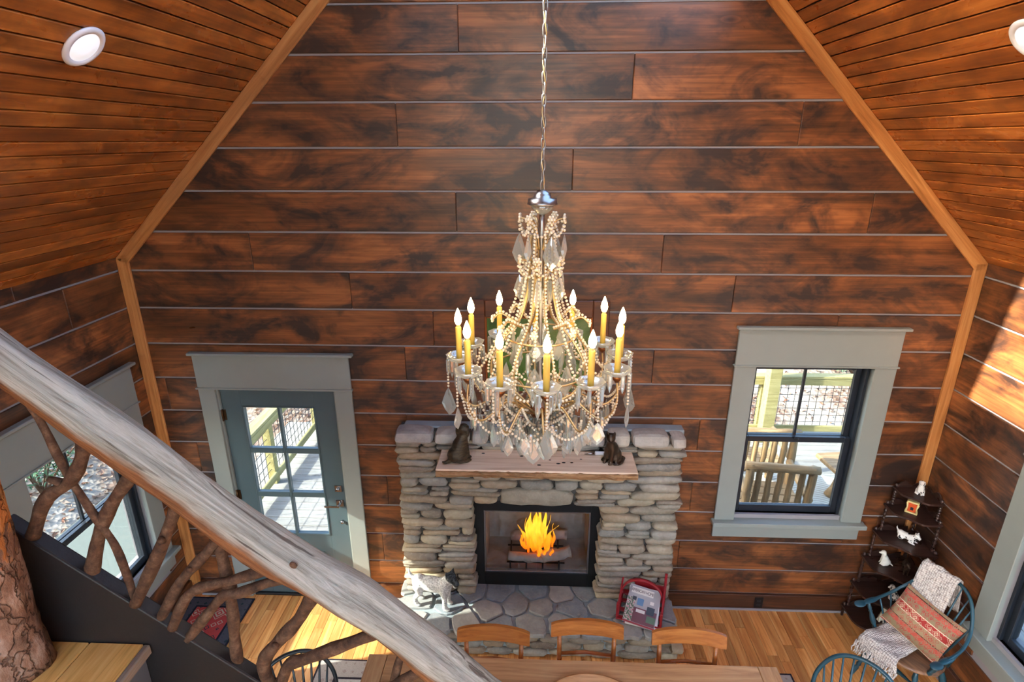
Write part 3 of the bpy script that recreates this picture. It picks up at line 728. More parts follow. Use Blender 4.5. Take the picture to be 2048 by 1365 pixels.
# chain of links up to the ridge
chn = bpy.data.objects.new('chain', None); COL.objects.link(chn); chn.parent = ch
lk = MB(); P = []
for k in range(16):
    a = 2*PI*k/16; P.append((.008*math.cos(a), 0, .017*math.sin(a)+(.006 if math.sin(a) > 0 else -.006)))
P.append(P[0]); lk.tube(P, .0026, 6, cap=False); lme = lk.mesh('link'); z = 3.712; i = 0
while z < RIDGE-.05:
    link('link', lme, MAT['silver'], chn, T(0, 0, lz(z)) @ RZ(PI/2*(i % 2)+.4)); z += .0385; i += 1
m = MB(); m.tube([(.006*math.sin(k*.9), .006*math.cos(k*.9), lz(3.69+k*.024)) for k in range(int((RIDGE-3.72)/.024))], .0028, 6); m.build('cord', MAT['gilt'], chn)
m = MB(); m.lathe([(.06, RIDGE-.055-CZ), (.055, RIDGE-.03-CZ), (.02, RIDGE-.012-CZ)], 20); m.build('ceiling_canopy', MAT['silver'], ch)
m = MB(); m.lathe([(.004, lz(3.70)), (.02, lz(3.694)), (.032, lz(3.682)), (.036, lz(3.668)), (.056, lz(3.664)), (.058, lz(3.648)), (.060, lz(3.644)), (.05, lz(3.640)), (.02, lz(3.636))], 32); m.build('top_cap', MAT['silver'], ch)
m = MB(); m.lathe([(.046, lz(3.640)), (.040, lz(3.626)), (.026, lz(3.612)), (.012, lz(3.604))], 24); m.build('glass_dish', MAT['crystal'], ch)
m = MB(); m.lathe([(.010, lz(3.61)), (.012, lz(3.57)), (.017, lz(3.53)), (.014, lz(3.48)), (.008, lz(3.45)), (.008, lz(3.05)), (.013, lz(3.0)), (.010, lz(2.93)), (.018, lz(2.90)), (.011, lz(2.87)), (.013, lz(2.80)), (.036, lz(2.77)), (.042, lz(2.745)), (.03, lz(2.725)), (.006, lz(2.71))], 16, lob=8, lamp=.06); m.build('stem', MAT['silver'], ch)
m = MB(); m.lathe([(.012, lz(2.79)), (.036, lz(2.772)), (.044, lz(2.748)), (.036, lz(2.728)), (.01, lz(2.715))], 20); m.build('hub', MAT['bronze_cup'], ch)
# crystal shapes (shared meshes)
def spear(L=.055, r=.0062):
    m = MB(); m.lathe([(.001, 0), (r*.8, -.003), (r, -.006), (r, -L*.72), (.0006, -L)], 6, smooth=False); return m.mesh('spear')
def kite(L=.07, w=.024):
    m = MB(); out = [(0, 0), (w*.35, -L*.15), (w*.72, -L*.40), (w, -L*.62), (w*.62, -L*.82), (0, -L), (-w*.62, -L*.82), (-w, -L*.62), (-w*.72, -L*.40), (-w*.35, -L*.15)]
    n = len(out); cz = -L*.55
    vs = [(x, 0, z) for x, z in out]+[(x*.55, -.006, cz+(z-cz)*.6) for x, z in out]+[(x*.55, .006, cz+(z-cz)*.6) for x, z in out]
    fs = [tuple(range(n, 2*n)), tuple(reversed(range(2*n, 3*n)))]
    for k in range(n): k2 = (k+1) % n; fs += [(k, k2, n+k2, n+k), (k2, k, 2*n+k, 2*n+k2)]
    m.add(vs, fs); return m.mesh('kite')
SP1, SP2, KT1, KT2, KT3 = spear(.078, .0088), spear(.11, .0098), kite(.10, .032), kite(.135, .040), kite(.105, .024)
def hang(me, par, x, y, z, a, name='pendant'): return link(name, me, MAT['crystal'], par, T(x, y, z) @ RZ(a))
def beads(path, r=.0062, gap=1.25, name='bead_strand', par=None, mat='bead'):
    """a strand of round beads along a path, one mesh"""
    P = [Vector(p) for p in path]; m = MB(); step = 2*r*gap; acc = 0.0
    for a, b in zip(P[:-1], P[1:]):
        L = (b-a).length; u = acc
        while u < L:
            m.ell(a.lerp(b, u/L), (r, r, r), 6, 4); u += step
        acc = u-L
    return m
def catenary(a, b, sag, n=10):
    a, b = Vector(a), Vector(b); out = []
    for k in range(n+1):
        u = k/n; p = a.lerp(b, u); p.z -= sag*4*u*(1-u); out.append(p)
    return out
# twelve arms with candle, glass saucer and drops
R0, ZC = .345, 3.005
pa = spline([(.03, 0, lz(2.745)), (.10, 0, lz(2.80)), (.17, 0, lz(2.83)), (.235, 0, lz(2.795)), (.285, 0, lz(2.775)), (.33, 0, lz(2.81)), (.352, 0, lz(2.88)), (R0, 0, lz(2.965))], 5)
m = MB(); m.tube(pa, .0046, 8); arm_me = m.mesh('arm')
m = MB(); m.lathe([(.006, lz(2.955)), (.020, lz(2.972)), (.024, lz(2.985)), (.012, lz(2.99))], 14, (R0, 0, 0)); cup_me = m.mesh('cup')
m = MB(); m.lathe([(.012, lz(2.984)), (.034, lz(2.990)), (.050, lz(3.004)), (.056, lz(3.018)), (.053, lz(3.018)), (.046, lz(3.006)), (.030, lz(2.996)), (.012, lz(2.992))], 24, (R0, 0, 0), lob=8, lamp=.05); sau_me = m.mesh('saucer')
m = MB(); m.lathe([(.0125, lz(2.992)), (.0125, lz(3.138)), (.010, lz(3.142))], 14, (R0, 0, 0)); can_me = m.mesh('candle')
m = MB(); m.lathe([(.0085, lz(3.140)), (.0085, lz(3.150)), (.0105, lz(3.156))], 12, (R0, 0, 0)); bb_me = m.mesh('bulb_base')
m = MB(); m.lathe([(.0095, lz(3.153)), (.0145, lz(3.166)), (.0155, lz(3.176)), (.012, lz(3.194)), (.006, lz(3.210)), (.0015, lz(3.222))], 14, (R0, 0, 0)); bul_me = m.mesh('bulb')
bs_me = beads([p+Vector((0, 0, -.010)) for p in pa[6:-3]], .0055, 1.3).mesh('bead_strand')
A0 = math.radians(-86.5)
for i in range(12):
    a = A0+i*PI/6; o = link('arm', arm_me, MAT['gilt'], ch, RZ(a))
    link('drip_cup', cup_me, MAT['bronze_cup'], o); link('glass_saucer', sau_me, MAT['crystal'], o); link('candle', can_me, MAT['candle'], o)
    link('bulb_base', bb_me, MAT['bulb_base'], o); link('bulb', bul_me, MAT['bulb'], o); link('bead_strand', bs_me, MAT['bead'], o)
    for k in range(6):
        b = k*PI/3+.3; L = (SP1, SP1, SP2)[(i+k) % 3]
        hang(L, o, R0+.050*math.cos(b), .050*math.sin(b), lz(3.004), b)
    bl = beads([(R0+.05, .0, lz(3.0)), (R0+.052, 0, lz(2.87))], .0055, 1.3); bl.build('bead_strand', MAT['bead'], o)
    hang((KT2, KT1, KT3)[i % 3], o, R0+.052, 0, lz(2.865), PI/2+.5*((i % 5)-2))
    hang((KT1, KT3)[i % 2], o, .285, .0, lz(2.768), PI/2+.4*((i % 3)-1)); hang(SP2, o, .20, .01, lz(2.80), 0)
# swags between the saucers and from the body outwards
for i in range(12):
    a, b = A0+i*PI/6, A0+(i+1)*PI/6
    beads(catenary(rp(R0-.045, 3.0, a), rp(R0-.045, 3.0, b), .075)).build('bead_strand', MAT['bead'], ch)
    beads(catenary(rp(.205, 3.05, a), rp(R0-.02, 2.985, a+.12), .06)).build('bead_strand', MAT['bead'], ch)
    beads(catenary(rp(R0, 2.86, a), rp(R0-.02, 2.80, b), .055)).build('bead_strand', MAT['bead'], ch)
# inner cage of curved wires, beaded
CG = [(.045, 3.52), (.052, 3.40), (.062, 3.27), (.092, 3.17), (.155, 3.10), (.205, 3.02), (.212, 2.93), (.175, 2.84), (.11, 2.785), (.04, 2.75)]
for i in range(8):
    a = A0+.2+i*PI/4; P = spline([rp(r, z, a) for r, z in CG], 5)
    m = MB(); m.tube(P, .0042, 7); w = m.build('cage_wire', MAT['gilt'], ch)
    beads([Vector(p)+Vector((.011*math.cos(a), .011*math.sin(a), 0)) for p in P[:30]], .0058, 1.25).build('bead_strand', MAT['bead'], w)
    a2 = a+PI/8
    beads(catenary(rp(.06, 3.42, a2), rp(.20, 3.06, a2), .05, 14)).build('bead_strand', MAT['bead'], ch)
    beads(catenary(rp(.205, 3.02, a), rp(.205, 3.02, a+PI/4), .06)).build('bead_strand', MAT['bead'], ch)
    hang(KT2, ch, *rp(.175, 3.02, a2), a2+PI/2); hang(KT1, ch, *rp(.115, 3.12, a2), a2+PI/2); hang(SP2, ch, *rp(.10, 3.05, a), a)
    hang(SP2, ch, *rp(.055, 3.35, a2), a2)
    # side sprays carrying a bead flower
    P = spline([rp(.09, 3.15, a2), rp(.13, 3.17, a2), rp(.17, 3.19, a2), rp(.20, 3.165, a2)], 4)
    m = MB(); m.tube(P, .004, 6); sp = m.build('spray', MAT['gilt'], ch); beads([Vector(p)+Vector((0, 0, .01)) for p in P]).build('bead_strand', MAT['bead'], sp)
    fm_ = MB(); c = Vector(rp(.205, 3.165, a2)); fm_.ell(c, (.008,)*3, 8, 6)
    for k in range(6): fm_.ell(c+Vector((.012*math.cos(k*PI/3)*math.sin(a2), -.012*math.cos(k*PI/3)*math.cos(a2), .012*math.sin(k*PI/3))), (.006,)*3, 6, 4)
    fm_.build('bead_flower', MAT['bead'], sp)
for r, z in ((.208, 2.95), (.15, 3.105)):
    m = MB(); P = [rp(r, z, 2*PI*k/48) for k in range(49)]; m.tube(P, .0042, 6, cap=False); m.build('ring', MAT['gilt'], ch)
# crown sprays at the top, in two tiers
for tier, (r1, zt, nn) in enumerate(((.088, 3.585, 6), (.092, 3.425, 6))):
    for i in range(nn):
        a = A0+.35+tier*.45+i*2*PI/nn
        P = spline([rp(.015, zt-.12, a), rp(.03, zt-.05, a), rp(.055, zt-.005, a), rp(r1, zt+.004, a), rp(r1+.006, zt-.012, a)], 4)
        m = MB(); m.tube(P, .004, 6); sp = m.build('spray', MAT['gilt'], ch)
        beads([Vector(p)+Vector((0, 0, -.010)) for p in P[4:]]).build('bead_strand', MAT['bead'], sp)
        c = Vector(rp(r1, zt+.008, a)); fm_ = MB(); fm_.ell(c, (.008,)*3, 8, 6); t1 = Vector((-math.sin(a), math.cos(a), 0))
        for k in range(6): fm_.ell(c+t1*.012*math.cos(k*PI/3)+Vector((0, 0, .012*math.sin(k*PI/3))), (.0062,)*3, 6, 4)
        fm_.build('bead_flower', MAT['bead'], sp)
        beads([rp(r1, zt-.01, a), rp(r1+.002, zt-.055, a)]).build('bead_strand', MAT['bead'], sp)
        hang((KT2, KT3)[(i+tier) % 2], sp, *rp(r1+.002, zt-.055, a), a+PI/2+.5*(i-2))
        beads(catenary(rp(r1, zt-.01, a), rp(r1, zt-.01, a+2*PI/nn), .05)).build('bead_strand', MAT['bead'], ch)
# basket of strands and drops below
for i in range(12):
    a = A0+.13+i*PI/6
    beads(catenary(rp(.212, 2.85, a), rp(.05, 2.70, a), .02)).build('bead_strand', MAT['bead'], ch)
    beads(catenary(rp(.26, 2.80, a), rp(.20, 2.74, a+.3), .03)).build('bead_strand', MAT['bead'], ch)
    beads(catenary(rp(.15, 2.76, a), rp(.15, 2.76, a+PI/6), .03)).build('bead_strand', MAT['bead'], ch)
    hang((KT1, SP2, KT3)[i % 3], ch, *rp(.205, 2.765, a), a+PI/2); hang((SP2, KT1)[i % 2], ch, *rp(.16, 2.735, a+.25), a+PI/2)
    hang((SP1, SP2)[i % 2], ch, *rp(.27, 2.775, a+.2), a)
    if i % 2 == 0: hang(KT2, ch, *rp(.11, 2.73, a+.1), a+PI/2); hang(SP2, ch, *rp(.06, 2.70, a), a); hang(KT1, ch, *rp(.085, 2.70, a+.4), a)
for i in range(20):
    a = A0+.05+i*PI/10
    hang((KT2, SP2, KT1, SP1, KT3)[i % 5], ch, *rp(.30, 2.815-.02*(i % 2), a), a+PI/2+.3*math.sin(i*2.1)); hang((SP2, KT1, SP1, KT2)[i % 4], ch, *rp(.235, 2.765-.015*(i % 3), a+.1), a+PI/2+.4*math.cos(i*1.3))
    if i % 5 < 4: hang((KT1, SP2, KT2, SP1)[i % 4], ch, *rp(.165, 2.735-.012*(i % 3), a), a+PI/2+.5*math.sin(i))
    if i % 2: hang((KT3, SP2, KT1)[i % 3], ch, *rp(.115, 2.715, a), a+PI/2); hang((SP1, KT1)[i % 4 == 1], ch, *rp(.07, 2.70, a), a+PI/2)
beads([(0, 0, lz(2.72)), (0, 0, lz(2.652))], .007, 1.1).build('bead_strand', MAT['bead'], ch)
m = MB(); m.lathe([(.002, .066), (.018, .060), (.031, .045), (.034, .030), (.028, .014), (.012, .002), (.001, 0)], 10, smooth=False); m.build('bottom_ball', MAT['crystal'], ch)
for k in range(5): hang(SP1, ch, .045*math.cos(k*1.26), .045*math.sin(k*1.26), lz(2.70), k)
# ------------------------------------------------------------------ framed picture behind it
MAT['frame_wood'] = m_wood('picture_frame', srgb(60, 34, 22), srgb(96, 54, 32), srgb(124, 74, 44), .35, .5, 1.0, .2, None, .05, 0)
t = NT('green_print', .25, .5); v = t.coord((1, 1, 1)); nz = t.noise(v, 3.2, 5, .6, 1.0)
t.col(t.ramp(nz, [(.3, srgb(34, 58, 26)), (.48, srgb(66, 104, 40)), (.6, srgb(96, 128, 66)), (.75, srgb(132, 150, 120))])); MAT['green'] = t.m
pic = thing('framed_picture', 'green picture in a wide brown frame behind the chandelier', 'picture', (.04, -.004, 1.965))
for x0, x1, z0, z1 in ((-.51, -.40, 0, .82), (.39, .51, 0, .82), (-.40, .39, 0, .085), (-.40, .39, .69, .82)): bx('frame_rail', MAT['frame_wood'], pic, x0, x1, -.034, 0, z0, z1, .006)
bx('print', MAT['green'], pic, -.405, .395, -.016, -.002, .08, .695, .0)
for x0, x1, z0, z1 in ((-.41, -.385, .07, .705), (.375, .40, .07, .705), (-.385, .375, .07, .095), (-.385, .375, .68, .705)): bx('liner', MAT['bronze_cup'], pic, x0, x1, -.026, -.008, z0, z1, .002)
# ------------------------------------------------------------------ figurines
MAT['bronze'] = NT('dark_bronze', .32, .5, .75, srgb(74, 60, 48)).m
t = NT('bronze_brushed', .45, .5, .6); v = t.coord((6, 6, 26), False); t.col(t.ramp(t.noise(v, 3, 4), [(.3, srgb(40, 34, 28)), (.7, srgb(98, 84, 62))])); t.bump(t.noise(v, 4, 4), .6, .01); MAT['bronze_fur'] = t.m
def cone(m, base, tip, r, n=8): m.tube([base, Vector(base).lerp(Vector(tip), .5), tip], [r, r*.55, .004], n)
def beast(kind, head_turn=0.0):
    """unit-high animal facing +x; returns the mesh builder"""
    m = MB(); H = RZ(head_turn)
    def hd(c, piv, r, rot=None):
        p = Vector(piv)+(H @ (Vector(c)-Vector(piv))); m.ell(p, r, 14, 10, (H.to_3x3() @ rot) if rot else H.to_3x3())
    def hc(b, tp, piv, r):
        f = lambda q_: Vector(piv)+(H @ (Vector(q_)-Vector(piv))); cone(m, f(b), f(tp), r)
    if kind in ('sit_dog', 'sit_cat'):
        m.ell((-.10, 0, .19), (.24, .22, .20)); m.ell((-.02, 0, .36), (.19, .185, .27), rot=RY(.25).to_3x3()); m.ell((.07, 0, .52), (.14, .14, .18))
        m.ell((-.06, .16, .14), (.17, .08, .14)); m.ell((-.06, -.16, .14), (.17, .08, .14))
        for s in (-1, 1):
            m.tube([(.10, s*.08, .46), (.15, s*.085, .22), (.17, s*.085, .03)], [.075, .055, .05], 10); m.ell((.20, s*.085, .035), (.08, .05, .038)); m.ell((.08, s*.20, .035), (.12, .05, .04))
        pv = (.10, 0, .72); hd((.13, 0, .78), pv, (.145, .135, .135))
        if kind == 'sit_dog':
            m.tube([(.08, 0, .55), (.12, 0, .72)], [.13, .11], 10); hd((.27, 0, .735), pv, (.11, .075, .065)); hd((.37, 0, .75), pv, (.025, .03, .022))
            for s in (-1, 1): hd((.07, s*.14, .73), pv, (.06, .035, .13))
            m.tube([(-.3, 0, .1), (-.40, .06, .05), (-.42, .16, .04)], [.05, .045, .03], 8)
        else:
            m.tube([(.08, 0, .55), (.11, 0, .72)], [.12, .105], 10); hd((.245, 0, .745), pv, (.055, .07, .05)); hd((.285, 0, .765), pv, (.018, .022, .016))
            for s in (-1, 1): hc((.11, s*.085, .86), (.10, s*.115, .99), pv, .055)
            m.tube([(-.3, 0, .06), (-.30, .22, .05), (-.05, .30, .05), (.12, .27, .04)], [.05, .05, .045, .03], 8)
        for s in (-1, 1): hd((.235 if kind == 'sit_cat' else .24, s*.062, .80), pv, (.02, .024, .022))
    else:
        lie = kind == 'lie'; dz = -.30 if lie else 0.0
        m.ell((0, 0, .58+dz), (.42, .165, .185)); m.ell((.26, 0, .58+dz), (.19, .17, .215)); m.ell((-.30, 0, .58+dz), (.18, .165, .19))
        pv = (.40, 0, .80+dz); m.tube([(.30, 0, .66+dz), (.42, 0, .82+dz)], [.15, .115], 10)
        hd((.46, 0, .88+dz), pv, (.135, .12, .115)); hd((.60, 0, .83+dz), pv, (.12, .075, .07)); hd((.60, 0, .75+dz), pv, (.07, .055, .07)); hd((.71, 0, .85+dz), pv, (.022, .028, .02))
        for s in (-1, 1):
            hc((.42, s*.08, .96+dz), (.44, s*.11, 1.10+dz), pv, .05); hd((.55, s*.06, .905+dz), pv, (.02, .024, .02))
            if lie: m.ell((.32, s*.14, .08), (.20, .055, .055)); m.ell((-.22, s*.16, .12), (.17, .08, .11))
            else:
                m.tube([(.30, s*.10, .55), (.31, s*.105, .30), (.30, s*.105, .04)], [.095, .065, .055], 10); m.ell((.345, s*.105, .04), (.085, .058, .042))
                m.tube([(-.33, s*.10, .56), (-.27, s*.11, .38), (-.39, s*.11, .22), (-.37, s*.11, .04)], [.12, .085, .058, .052], 10); m.ell((-.33, s*.11, .04), (.08, .056, .042))
        m.tube([(-.46, 0, .66+dz), (-.54, 0, .78+dz), (-.53, 0, .90+dz)], [.05, .038, .022], 8)
    return m
def statue(name, label, cat, kind, mat, loc, rz, h, turn=0.0, group=None, vox=.028):
    m = beast(kind, turn); m.v = [(x*h, y*h, z*h) for x, y, z in m.v]
    o = m.build(name, mat, None, T(*loc) @ RZ(rz), label=label, cat=cat, group=group)
    md = o.modifiers.new('join', 'REMESH'); md.mode = 'VOXEL'; md.voxel_size = vox*h; md.use_smooth_shade = True
    md = o.modifiers.new('soft', 'SMOOTH'); md.factor = .5; md.iterations = 3
    return o
statue('dog_figurine', 'dark bronze sitting dog on the left of the mantel', 'figurine', 'sit_dog', MAT['bronze_fur'], (-.53, -.36, 1.651), .75, .31, .5)
statue('cat_figurine', 'shiny dark bronze sitting cat on the right of the mantel', 'figurine', 'sit_cat', MAT['bronze'], (.58, -.34, 1.651), -2.25, .27, .55)
lt = thing('lighter_wand', 'small grey pointed tube lying behind the bronze cat', 'lighter', (.50, -.255, 1.666))
m = MB(); m.tube([(.10, 0, 0), (-.03, 0, 0)], .015, 14); m.build('handle', MAT['white'], lt)
m = MB(); m.tube([(-.03, 0, 0), (-.075, 0, -.006), (-.11, 0, -.010)], [.012, .006, .002], 10); m.build('tip', MAT['nickel'], lt)
# terrier statue on the hearth: pale body, dark head
t = NT('terrier_coat', .7, .2); co = t.n('TexCoord').outputs['Object']; sp = t.n('SeparateXYZ', {0: co}); v = t.coord((30, 30, 60), False); nz = t.noise(v, 2, 4)
f = t.ramp(t.math('ADD', sp.outputs[2], t.math('MULTIPLY', sp.outputs[0], .55)), [(.385, (0, 0, 0, 1)), (.405, (1, 1, 1, 1))])
c1 = t.ramp(nz, [(.35, srgb(176, 176, 168)), (.6, srgb(236, 234, 228))]); c2 = t.ramp(nz, [(.35, srgb(26, 28, 30)), (.65, srgb(88, 92, 92))])
t.col(t.mix(f, c1, c2)); t.bump(nz, .9, .01); MAT['terrier'] = t.m
statue('terrier_statue', 'pale terrier statue with dark head standing on the hearth', 'dog statue', 'stand', MAT['terrier'], (-.80, -.325, .252), -.20, .37, -.55)
# ------------------------------------------------------------------ magazine rack
MAT['red'] = m_plain('red_paint', srgb(158, 30, 38), .4, var=.12)
mr = thing('magazine_rack', 'red wooden magazine rack with a bent hoop handle on the hearth', 'magazine rack', (.895, -.335, .252), math.radians(-17))
for sx in (-1, 1):
    for sy, top in ((-1, .17), (1, .30)):
        m = MB(); m.add(*cbox(.022, .030, top, .004)); m.build('post', MAT['red'], mr, T(sx*.168, sy*.135, top/2) @ RX(-sy*.10))
    bx('side_rail', MAT['red'], mr, sx*.168-.009, sx*.168+.009, -.135, .135, .02, .045, .003)
    m = MB(); m.add(*cbox(.014, .28, .018, .003)); m.build('side_rail', MAT['red'], mr, T(sx*.168, 0, .17) @ RX(.38))
for y in (-.14, -.05, .05, .14): bx('base_slat', MAT['red'], mr, -.168, .168, y-.02, y+.02, .02, .034, .003)
bx('back_panel', MAT['red'], mr, -.158, .158, .125, .137, .03, .19, .003)
m = MB(); P = [(.168*math.cos(PI*k/18), .02, .10+.205*math.sin(PI*k/18)**.75) for k in range(19)]
vs = []; fs = []
for x, y, z in P:
    for dy in (-.016, .016):
        for s in (1, .955): vs.append((x*s, y+dy, (z-.10)*s+.10))
for k in range(18):
    b = k*4
    for i, j in ((0, 1), (1, 3), (3, 2), (2, 0)): fs.append((b+i, b+j, b+4+j, b+4+i))
fs += [(0, 1, 3, 2), (72, 74, 75, 73)]
m.add(vs, fs, True); m.build('hoop_handle', MAT['red'], mr)
MAT['paper'] = m_plain('paper', srgb(232, 228, 220), .6, var=.03); MAT['cover_grey'] = m_plain('cover_grey', srgb(176, 172, 172), .3, var=.04)
MAT['cover_white'] = m_plain('cover_white', srgb(236, 232, 224), .3, var=.02); MAT['ink'] = m_plain('ink', srgb(70, 40, 44), .4)
MAT['maroon'] = m_plain('print_maroon', srgb(112, 50, 56), .3, var=.1); MAT['pblue'] = m_plain('print_blue', srgb(92, 130, 168), .3, var=.1); MAT['pgreen'] = m_plain('print_green', srgb(88, 112, 78), .3, var=.15); MAT['pblack'] = m_plain('print_black', srgb(34, 34, 40), .3)
t = NT('print_floral', .3); v = t.coord((60, 60, 60), False); t.col(t.ramp(t.noise(v, 1, 2), [(.40, srgb(90, 110, 80)), (.5, srgb(214, 204, 190)), (.58, srgb(180, 80, 96))], 'CONSTANT')); MAT['floral'] = t.m
RM = Matrix.Rotation(math.radians(-17), 4, 'Z')
def mag(i, label, top=False):
    M = T(.895, -.335, .252) @ RM @ T(.012+.004*(i % 3), -.025, .062) @ RX(math.radians(30)) @ RZ(.05*((i % 3)-1)-.03) @ T(0, 0, i*.0125)
    g = thing('magazine', label, 'magazine', group='magazines in the red rack'); g.matrix_basis = M
    bx('pages', MAT['paper'], g, -.124, .124, -.15, .15, 0, .0105, .001)
    bx('cover', (MAT['cover_grey'] if top else [MAT['pblue'], MAT['red'], MAT['cover_white']][i % 3]), g, -.125, .125, -.151, .151, .0105, .0118, 0)
    if top:
        z = .0119
        def q4(nm, mat, x0, x1, y0, y1, dz=0.0): bx(nm, mat, g, x0, x1, y0, y1, z+dz, z+dz+.0003, 0)
        q4('title_band', MAT['cover_white'], -.105, .07, .085, .135); q4('picture_floor', MAT['maroon'], -.06, .12, -.135, -.02); q4('picture_curtain', MAT['floral'], -.122, -.06, -.135, .05)
        q4('picture_panel', MAT['pblack'], -.085, -.055, .03, .06, .0004); q4('picture_sofa', MAT['pblue'], -.045, .005, .0, .055, .0004); q4('picture_hearth', MAT['pblack'], .04, .10, -.05, .01, .0004)
        q4('picture_chair', MAT['pgreen'], .05, .12, -.11, -.06, .0004); q4('picture_table', MAT['cover_white'], -.04, .03, -.055, -.03, .0004); q4('picture_lamp', MAT['cover_white'], .055, .085, .03, .055, .0004); q4('bottom_strip', MAT['red'], -.124, .124, -.150, -.137, .0004)
        fc = bpy.data.curves.new('title', 'FONT'); fc.body = 'AMERICAN HOME'; fc.size = .0275; fc.align_x = 'CENTER'; fc.align_y = 'CENTER'; fc.extrude = .0001; fc.space_character = .88
        to = bpy.data.objects.new('title_lettering', fc); COL.objects.link(to); dgz = bpy.context.evaluated_depsgraph_get(); tme = bpy.data.meshes.new_from_object(to.evaluated_get(dgz)); bpy.data.objects.remove(to, do_unlink=True); tme.materials.clear()
        to = link('title_lettering', tme, MAT['ink'], g); to.matrix_basis = T(-.018, .109, z+.0008) @ Matrix.Diagonal((.88, 1.25, 1, 1))
mag(0, 'lowest magazine of the stack in the red rack'); mag(1, 'second magazine from the bottom in the red rack'); mag(2, 'third magazine from the bottom in the red rack'); mag(3, 'topmost magazine with a printed living room cover', True)
# ------------------------------------------------------------------ dining table and chairs
MAT['table'] = m_wood('table_pine', srgb(162, 118, 76), srgb(200, 152, 102), srgb(222, 180, 128), .4, .5, 1.0, .3, srgb(120, 82, 50), .10, .5)
tb = thing('dining_table', 'long rustic plank dining table under the chandelier', 'table', (.255, -1.765, .0108))
for k in range(5): plank('top_board', MAT['table'], tb, (0, -.485+.097+k*.194, .742), (1, 0, 0), (0, 1, 0), 2.33, .192, .036, .003)
for s in (-1, 1): plank('end_board', MAT['table'], tb, (s*1.2265, 0, .742), (0, 1, 0), (-1, 0, 0), .97, .118, .036, .004)
for s in (-1, 1): bx('apron', MAT['table'], tb, -1.1, 1.1, s*.40-.012, s*.40+.012, .62, .724, .002); bx('apron', MAT['table'], tb, s*1.1-.012, s*1.1+.012, -.4, .4, .62, .724, .002)
for sx in (-1, 1):
    for sy in (-1, 1):
        m = MB(); m.box(-.045, .045, -.045, .045, .56, .724, .004); m.lathe([(.03, .56), (.045, .53), (.03, .50), (.042, .40), (.036, .2), (.026, .09), (.036, .06), (.03, .012), (.02, .005)], 16)
        m.build('leg', MAT['table'], tb, T(sx*1.09, sy*.39, 0))
MAT['tray'] = m_wood('tray_wood', srgb(160, 106, 56), srgb(200, 146, 90), srgb(222, 172, 116), .4, .5, 1, .2, None, .05, .2)
tr_ = thing('oval_tray', 'oval wooden tray lying on the dining table', 'tray', (.36, -1.60, .7715))
m = MB(); m.lathe([(.27, 0), (.285, .006), (.29, .022), (.278, .022), (.265, .010), (.02, .008)], 40); m.v = [(x, y*.72, z) for x, y, z in m.v]; m.build('tray', MAT['tray'], tr_)
MAT['chairwood'] = m_wood('honey_chair_wood', srgb(146, 82, 34), srgb(182, 108, 48), srgb(206, 134, 66), .3, .5, 1.2, .3, srgb(140, 74, 30), .08, .15)
def dining_chair(loc, rz, label):
    """front faces -y"""
    c = thing('dining_chair', label, 'chair', loc, rz, 'honey wooden dining chairs'); W = MAT['chairwood']
    m = MB(); vs = []; fs = []; n = 16
    for k in range(n+1):
        u = -1+2*k/n; x = u*.235; yb = .215+.035*(1-u*u)
        for z, dy in ((.795, -.002), (.885, .018)):
            for t_ in (-.011, .011): vs.append((x, yb+dy+t_, z-(.006 if abs(u) > .95 else 0)*(1 if z > .8 else -1)+(.010*(1-u*u) if z > .8 else 0)))
    for k in range(n):
        b = k*4
        for i, j in ((0, 2), (2, 3), (3, 1), (1, 0)): fs.append((b+i, b+j, b+4+j, b+4+i))
    fs += [(0, 1, 3, 2), (n*4, n*4+2, n*4+3, n*4+1)]
    m.add(vs, fs, False); m.build('top_rail', W, c)
    for s in (-1, 1):
        m = MB(); m.tube([(s*.175, .19, .45), (s*.178, .215, .66), (s*.18, .238, .80)], [.017, .016, .014], 8); m.build('back_post', W, c)
        m = MB(); m.tube([(s*.175, .20, 0), (s*.175, .185, .44)], [.014, .019], 8); m.build('leg', W, c)
        m = MB(); m.tube([(s*.19, -.19, 0), (s*.185, -.18, .43)], [.013, .02], 8); m.build('leg', W, c)
        m = MB(); m.tube([(s*.18, .19, .2), (s*.187, -.185, .2)], .009, 8); m.build('stretcher', W, c)
    m = MB(); m.tube([(-.176, .22, .645), (0, .235, .65), (.176, .22, .645)], .012, 8); m.build('cross_rail', W, c)
    m = MB(); m.tube([(-.18, 0, .2), (.18, 0, .2)], .009, 8); m.build('stretcher', W, c)
    m = MB(); m.prism([(-.20, -.21), (.20, -.21), (.225, -.16), (.215, .17), (.18, .215), (-.18, .215), (-.215, .17), (-.225, -.16)], .432, .46); m.build('seat', W, c)
dining_chair((-.245, -1.42, .0108), math.radians(-2), 'honey wooden dining chair nearest the terrier statue')
dining_chair((.368, -1.35, .0108), math.radians(-1), 'middle honey wooden dining chair pulled toward the hearth')
dining_chair((1.01, -1.395, .0108), math.radians(-2), 'honey wooden dining chair below the magazine rack')
